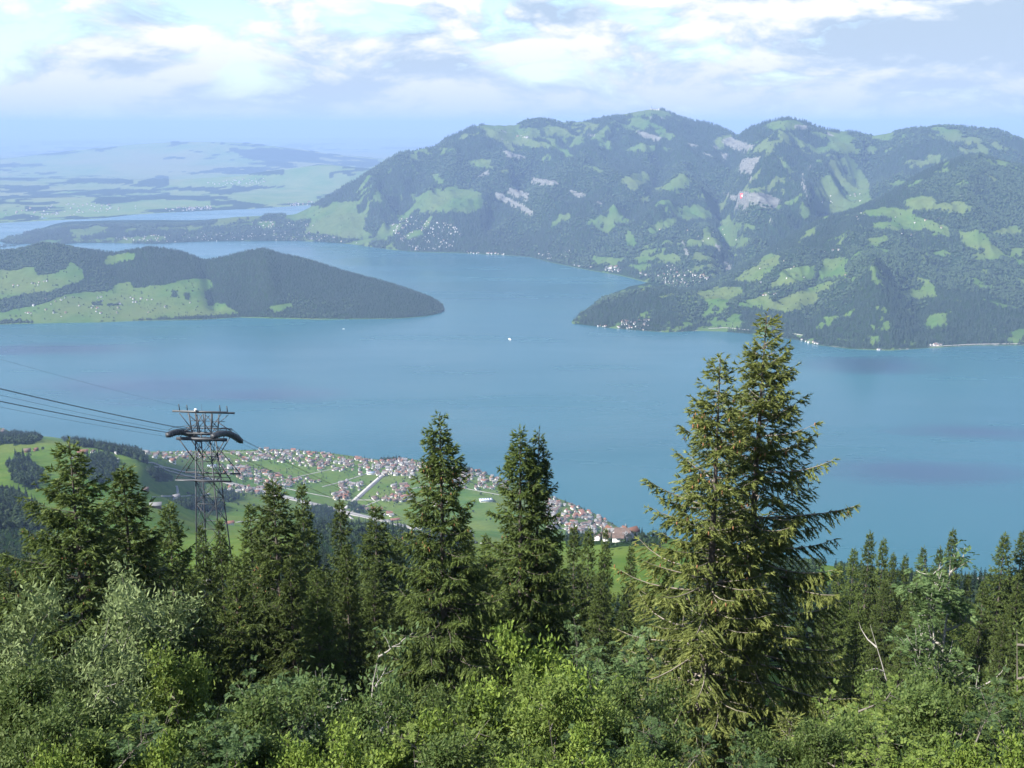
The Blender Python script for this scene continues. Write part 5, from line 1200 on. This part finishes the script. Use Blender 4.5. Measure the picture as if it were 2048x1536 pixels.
for u, v, Y, ms, wd, a in ((1150, 1050, 98, SP8, 0.9, 0.3), (1178, 1056, 104, SP8, 0.9, 1.7), (1211, 1062, 96, SP7, 0.7, 2.8), (1262, 1092, 100, SP8, 0.8, 4.1), (935, 1060, 92, SP8, 1.0, 3.9), (970, 1075, 80, SP7, 1.0, 0.8), (1120, 1120, 82, SP7, 1.1, 5.2), (1200, 1150, 78, SP7, 1.1, 1.0), (1290, 1175, 84, SP8, 1.1, 2.0), (1095, 1160, 70, SP7, 1.0, 3.1), (990, 1180, 68, SP6, 1.0, 4.6), (800, 1190, 66, SP7, 1.0, 2.4), (1340, 1110, 96, SP8, 0.9, 5.9), (1245, 1210, 72, SP7, 1.1, 0.6)):
    place_spruce(ms, u, v, Y, a, {id(SP6): 'cone-bearing', id(SP7): 'dense', id(SP8): 'slender'}[id(ms)] + ' ' + LAB2, G2, wd * 0.80)
G3 = 'spruces on the slope east of the tall pair'; LAB3 = 'dark spruce on the far slope beyond the leaning rowan, against the lake'
for u, v, Y, ms, wd, a in ((1742, 1064, 128, SP8, 0.95, 0.3), (1769, 1077, 132, SP8, 0.9, 1.3), (1787, 1107, 126, SP8, 0.9, 2.3), (1811, 1110, 130, SP8, 0.9, 3.3), (1847, 1094, 136, SP8, 0.9, 4.3), (1881, 1096, 128, SP8, 0.9, 5.3), (1908, 1058, 118, SP8, 0.85, 0.8), (2011, 1067, 112, SP8, 1.1, 1.8), (2046, 1063, 114, SP8, 1.1, 2.8), (1708, 1097, 120, SP8, 1.0, 3.8),
                           (1937, 1148, 130, SP8, 0.9, 4.8), (1680, 1130, 108, SP8, 1.1, 5.8), (1835, 1150, 110, SP8, 1.1, 0.1), (1970, 1160, 104, SP8, 1.1, 1.1), (1770, 1160, 104, SP8, 1.1, 2.1), (1890, 1170, 100, SP8, 1.1, 3.1), (2040, 1150, 96, SP7, 1.1, 4.1), (1720, 1190, 92, SP7, 1.1, 5.1), (1650, 1190, 90, SP7, 1.1, 0.6), (1810, 1215, 88, SP7, 1.1, 1.6), (1600, 1230, 84, SP7, 1.1, 2.6), (1930, 1220, 86, SP7, 1.1, 3.6), (2010, 1230, 84, SP7, 1.1, 4.6), (1520, 1200, 96, SP8, 1.1, 5.6), (2090, 1110, 108, SP8, 1.1, 0.4), (1405, 1180, 90, SP8, 1.1, 1.2)):
    place_spruce(ms, u, v, Y, a, {id(SP7): 'dense', id(SP8): 'slender'}[id(ms)] + ' ' + LAB3, G3, wd * 0.74)
# young spruce low down between the shrubs
SP9 = spruce_mesh(409, 6.5, 1.5, 0.15, 0.10, True, 0, 0.55)
place_spruce(SP9, 1580, 1418, 27, 0.5, 'young thin yellowish spruce at the foot of the tall pair', wide=1.0)

# ------------------------------------------------------------------ broadleaf shrubs and small trees
def shrub_mesh(seed, H, R, mat, leaf=(0.10, 0.035), nstem=5, per=(7, 6, 5), leaves=13, bark='palebark', style='willow', upright=0.7, bare=0.0, stem_r=0.05, low=0.30):
    r = np.random.default_rng(seed); wood_ = MB(); TP, TD = [], []
    def curve(p, d, L, n=5, bend=0.25, grav=0.10):
        P = [np.array(p, float)]; d = np.array(d, float); d /= np.linalg.norm(d)
        for i in range(n): 
            d = d + r.normal(size=3) * bend * 0.5 + [0, 0, grav]; d /= np.linalg.norm(d); P.append(P[-1] + d * L / n)
        return np.array(P), d
    for i in range(nstem):
        a = i * 6.283 / nstem + r.uniform(-0.4, 0.4); out = R / H * r.uniform(0.35, 1.0) * (1.6 - upright)
        P, d = curve((0.15 * math.cos(a), 0.15 * math.sin(a), -0.4), (math.cos(a) * out, math.sin(a) * out, 1.0), H * r.uniform(0.66, 0.92), 8, 0.22, 0.04)
        rr = stem_r * r.uniform(0.7, 1.1); wood_.tube(P, np.linspace(rr, rr * 0.05, len(P)), 6)
        for j in range(per[0]):
            s = low + (0.98 - low) * (j + r.uniform(0, 1)) / per[0]; k = s * (len(P) - 1); b = P[int(k)] + (P[min(int(k) + 1, len(P) - 1)] - P[int(k)]) * (k - int(k))
            a2 = r.uniform(0, 6.28); dd = np.array([math.cos(a2), math.sin(a2), r.uniform(-0.05, 0.8)]); dd[:2] += 0.5 * np.array([math.cos(a), math.sin(a)])
            L2 = R * 0.62 * (1.08 - 0.62 * s) * r.uniform(0.6, 1.2); Q, d2 = curve(b, dd, L2, 5, 0.35, 0.10); wood_.tube(Q, np.linspace(rr * 0.34, rr * 0.04, len(Q)), 4)
            if r.uniform() < bare: continue
            for m in range(per[1]):
                s3 = 0.25 + 0.75 * (m + r.uniform(0, 1)) / per[1]; k3 = min(s3, 0.999) * (len(Q) - 1); b3 = Q[int(k3)] + (Q[int(k3) + 1] - Q[int(k3)]) * (k3 - int(k3))
                d3 = r.normal(size=3) * 0.8 + d2 * 0.6 + [0, 0, 0.35]; L3_ = L2 * 0.42 * r.uniform(0.5, 1.1) + 0.10; S, _ = curve(b3, d3, L3_, 3, 0.35, 0.10)
                if style != 'far': wood_.tube(S, np.linspace(rr * 0.14, rr * 0.05, len(S)), 3)
                for w in range(per[2]):
                    e = S[min(3, int(r.integers(1, 4)))]; f = r.normal(size=3); f /= np.linalg.norm(f); f[2] = f[2] * 0.6 + 0.25; TP.append(e + f * r.uniform(0.0, 0.12) * (H / 4)); TD.append(f)
    if not TP or leaves < 2:                   # a dead tree: bare wood only
        return dict(wood=wood_.mesh('stems', M[bark]), crown=None, H=float(np.vstack(wood_.v)[:, 2].max()), leaves=0)
    TP, TD = np.array(TP), np.array(TD); n = len(TP)
    if style == 'rowan':                       # feathered leaves: leaflets in pairs along a stalk
        np_ = leaves; idx = np.repeat(np.arange(n), np_); k = np.tile(np.arange(np_), n); q = (k // 2) / max(1, np_ // 2); sd = np.where(k % 2 == 0, 1.0, -1.0)
        ax = TD / np.linalg.norm(TD, axis=1)[:, None]; ax[:, 2] *= 0.5; sidev = np.cross(ax, [0, 0, 1.0] + r.normal(size=(n, 3)) * 0.3); sidev /= np.linalg.norm(sidev, axis=1)[:, None]
        Lr = 2.4 * leaf[0]; p = TP[idx] + ax[idx] * (q * Lr)[:, None] - np.column_stack([0 * q, 0 * q, 0.25 * Lr * q * q]); d = ax[idx] * 0.45 + sidev[idx] * sd[:, None]; nn = np.cross(ax[idx], sidev[idx]) + r.normal(size=(len(idx), 3)) * 0.3
        ln = leaf[0] * r.uniform(0.8, 1.2, len(idx)); wd = leaf[1] * r.uniform(0.8, 1.2, len(idx))
    else:
        idx = np.repeat(np.arange(n), leaves); d = TD[idx] * 0.55 + r.normal(size=(len(idx), 3)) * 0.75; d[:, 2] += 0.15
        p = TP[idx] + r.normal(size=(len(idx), 3)) * leaf[0] * 1.15; nn = r.normal(size=(len(idx), 3)) * 0.7 + [0, 0, 1.0]; ln = leaf[0] * r.uniform(0.7, 1.3, len(idx)); wd = leaf[1] * r.uniform(0.7, 1.3, len(idx))
    V, F = kites(p, d, ln, wd, nn); cr = mesh('crown', V, [F], [mat]); attr(cr, 'tint', np.clip(r.uniform(0, 1, len(idx)) * 0.55 + r.uniform(0, 0.45, n)[idx], 0, 1), 'FACE')
    return dict(wood=wood_.mesh('stems', M[bark]), crown=cr, H=float(np.percentile(V[:, 2], 99.3)), leaves=len(idx))
def place_shrub(ms, u, v, Y, rz, label, k=1.0, group=None, name='shrub', tilt=None, sink=0.0):
    """v is where the top of the shrub shows; its foot stands on the slope below"""
    x, y, zt = at(u, v, Y); zg = drop(x, y) - sink; kz = (zt - zg) / ms['H']
    o = empty(name, (x, y, zg), rz, label=label, category='tree' if 'tree' in name else 'shrub')
    if group: o['group'] = group
    o.scale = (kz * k, kz * k, kz)
    if tilt: o.rotation_euler = (tilt[0], tilt[1], rz)
    add_obj('stems', ms['wood'], o, kind='stuff')
    if ms['crown']: add_obj('crown', ms['crown'], o)
    return o
W1 = shrub_mesh(501, 6.2, 2.6, M['willow'], (0.100, 0.032), 5, (9, 7, 5), 28, stem_r=0.075, upright=0.75, low=0.25, bark='bleached')
W2 = shrub_mesh(502, 4.0, 2.0, M['shrub'], (0.068, 0.030), 6, (8, 6, 5), 30, upright=0.6, low=0.15, stem_r=0.045)
R1 = shrub_mesh(503, 4.2, 1.9, M['rowan'], (0.062, 0.025), 5, (9, 7, 6), 14, style='rowan', upright=0.7, low=0.2)
L1 = shrub_mesh(504, 4.0, 1.9, M['lime'], (0.080, 0.040), 6, (8, 6, 4), 24, upright=0.75, low=0.2)
S1 = shrub_mesh(505, 5.0, 1.4, M['rowan'], (0.10, 0.045), 3, (6, 3, 3), 8, upright=0.9, low=0.45, stem_r=0.06, bark='bleached')
D1 = shrub_mesh(506, 4.6, 1.7, M['shrub'], (0.09, 0.04), 2, (6, 2, 1), 1, upright=1.0, low=0.45, stem_r=0.060, bare=0.97, bark='bleached')
def recolour(ms, mat):
    c = ms['crown'].copy(); c.materials.clear(); c.materials.append(mat); return dict(ms, crown=c)
M['spring'] = leaf_mat('spring_green_leaves', (0.062, 0.112, 0.022), (0.215, 0.270, 0.060), 0.38, 0.12)
M['deep'] = leaf_mat('deep_green_leaves', (0.026, 0.058, 0.020), (0.096, 0.150, 0.050), 0.34, 0.12)
W3, R3, R4 = recolour(W2, M['spring']), recolour(R1, M['spring']), recolour(R1, M['deep'])
place_shrub(W1, 150, 1168, 21, 3.4, 'large pale grey-green willow with light branches before the ragged spruce', 0.80, name='willow_tree')
place_shrub(R1, 545, 1385, 20, 1.0, 'rounded feathery rowan bush between the big willow and the white-stemmed sapling', 0.7, name='rowan_shrub')
place_shrub(S1, 722, 1275, 26, 0.2, 'thin sapling with whitish stems before the dark gap between spruces', 0.85, name='sapling_tree')
place_shrub(D1, 612, 1335, 24, 2.2, 'bare dead sapling with bleached stem beside the white-stemmed sapling', 0.6, name='dead_tree')
place_shrub(L1, 1070, 1322, 24, 0.7, 'bright yellow-green leafy shrub at the foot of the double-topped spruce', 0.7, name='lime_green_shrub')
place_shrub(L1, 885, 1440, 19, 2.7, 'yellow-green shrub at the foot of the tall slender spruce', 0.7, name='lime_green_shrub')
place_shrub(R1, 1245, 1265, 27, 3.0, 'blue-green bushy rowan against the lower limbs of the tall spruce pair', 0.62, name='rowan_shrub')
R2 = shrub_mesh(507, 7.0, 1.9, M['rowan'], (0.070, 0.028), 2, (14, 9, 7), 14, style='rowan', upright=0.95, low=0.38, stem_r=0.10, bark='bleached')
place_shrub(R2, 1862, 1160, 25, 1.3, 'tall leaning rowan tree with a pale bare lower trunk', 0.72, name='rowan_tree', tilt=(0.0, 0.10))
place_shrub(W2, 2025, 1245, 22, 0.9, 'dense green bush with glossy leaves beside the bleached dead tree', 0.75, name='leafy_shrub')
place_shrub(D1, 1925, 1270, 26, 0.3, 'bleached dead tree with bare grey twigs behind the leaning rowan', 0.75, name='dead_tree')
G4 = 'shrubs along the near edge of the slope'; LAB4 = 'green leafy shrub in the thicket along the top edge of the slope'
rs = random.Random(3)
for u, v, Y, ms, k in ((10, 1440, 18, W2, 0.8), (110, 1470, 16.5, W2, 0.9), (260, 1465, 17, R1, 0.9), (380, 1345, 22, W2, 0.8), (420, 1430, 18, W2, 1.0), (330, 1480, 16, R1, 1.0), (480, 1490, 16.5, W2, 1.0), (650, 1450, 18.5, W2, 0.95), (600, 1500, 16, L1, 0.8), (770, 1465, 18, R1, 0.8), (800, 1500, 16.5, W2, 1.0), (960, 1440, 19, W2, 0.85), (960, 1490, 16.5, R1, 0.95),
                        (1130, 1430, 18.5, W2, 1.0), (1080, 1500, 16.5, L1, 0.8), (1170, 1385, 22, W2, 0.8), (1250, 1450, 18, R1, 0.9), (1330, 1500, 16.5, W2, 0.9), (1690, 1430, 21, R1, 0.8), (1790, 1420, 19.5, R1, 1.0), (1880, 1420, 21, W2, 0.8), (1950, 1420, 19, W2, 1.0), (1830, 1490, 17, R1, 1.0), (2030, 1420, 18, R1, 0.9), (1700, 1500, 17, W2, 0.9), (1580, 1500, 17.5, W2, 0.7), (1960, 1500, 16.5, L1, 0.8), (60, 1490, 15.5, W2, 1.0), (200, 1500, 15.5, L1, 0.7), (1440, 1505, 17, R1, 0.8), (2110, 1350, 21, R1, 0.9), (-60, 1400, 18, W2, 1.0)):
    ms = {id(W2): rs.choice([W2, W2, W3]), id(R1): rs.choice([R1, R3, R4])}.get(id(ms), ms)
    LAB4 = {id(W2): 'mid-green small-leaved shrub', id(W3): 'bright spring-green small-leaved shrub', id(R1): 'blue-green feathery rowan bush', id(R3): 'spring-green feathery rowan bush', id(R4): 'deep green feathery rowan bush', id(L1): 'yellow-green broad-leaved shrub'}[id(ms)] + ' in the thicket along the top edge of the slope'
    place_shrub(ms, u, v + rs.uniform(-8, 8), Y, rs.uniform(0, 6.28), LAB4, k * 0.85, G4)
def undergrowth():
    r = np.random.default_rng(77); n = 260; d = r.normal(size=(n, 3)); d[:, 2] = np.abs(d[:, 2]) + 0.3; d /= np.linalg.norm(d, axis=1)[:, None]
    p = np.column_stack([r.normal(size=(n, 2)) * 0.45, np.abs(r.normal(size=n)) * 0.25]) ; V, F = kites(p, d, r.uniform(0.12, 0.34, n), r.uniform(0.05, 0.11, n), r.normal(size=(n, 3)) + [0, 0, .5])
    pr = (V, F, r.uniform(0, 1, n), 0); P = []
    for i in range(2600):
        Y = 15 + 65 * r.uniform() ** 1.3; x = r.uniform(-0.62, 0.62) * (Y + 6); P.append((x, Y, drop(x, Y)))
    s = r.uniform(0.7, 1.8, len(P)); forest_object('undergrowth', np.array(P), np.stack([s, s, s], 1), r.integers(0, 2, len(P)), [pr, pr, pr, pr], [M['shrub']], 'low green undergrowth covering the slope between the trees', 'undergrowth', 0.1)
undergrowth()

# ------------------------------------------------------------------ haze: the blue summer air over the lake
def build_haze():
    mb = MB().box((-64000, -400, -75), (64000, 95000, 1412))
    m = bpy.data.materials.new('summer_haze'); m.use_nodes = True; nt = m.node_tree; nt.nodes.clear()
    out = nt.nodes.new('ShaderNodeOutputMaterial'); v = nt.nodes.new('ShaderNodeVolumePrincipled')
    v.inputs['Color'].default_value = (0.42, 0.615, 1.0, 1); v.inputs['Density'].default_value = 4.3e-5
    v.inputs['Anisotropy'].default_value = 0.0
    nt.links.new(v.outputs[0], out.inputs['Volume'])
    add_obj('haze', mb.mesh('haze', m), kind='stuff', label='pale blue summer haze over the lake and mountains', category='haze')
build_haze()
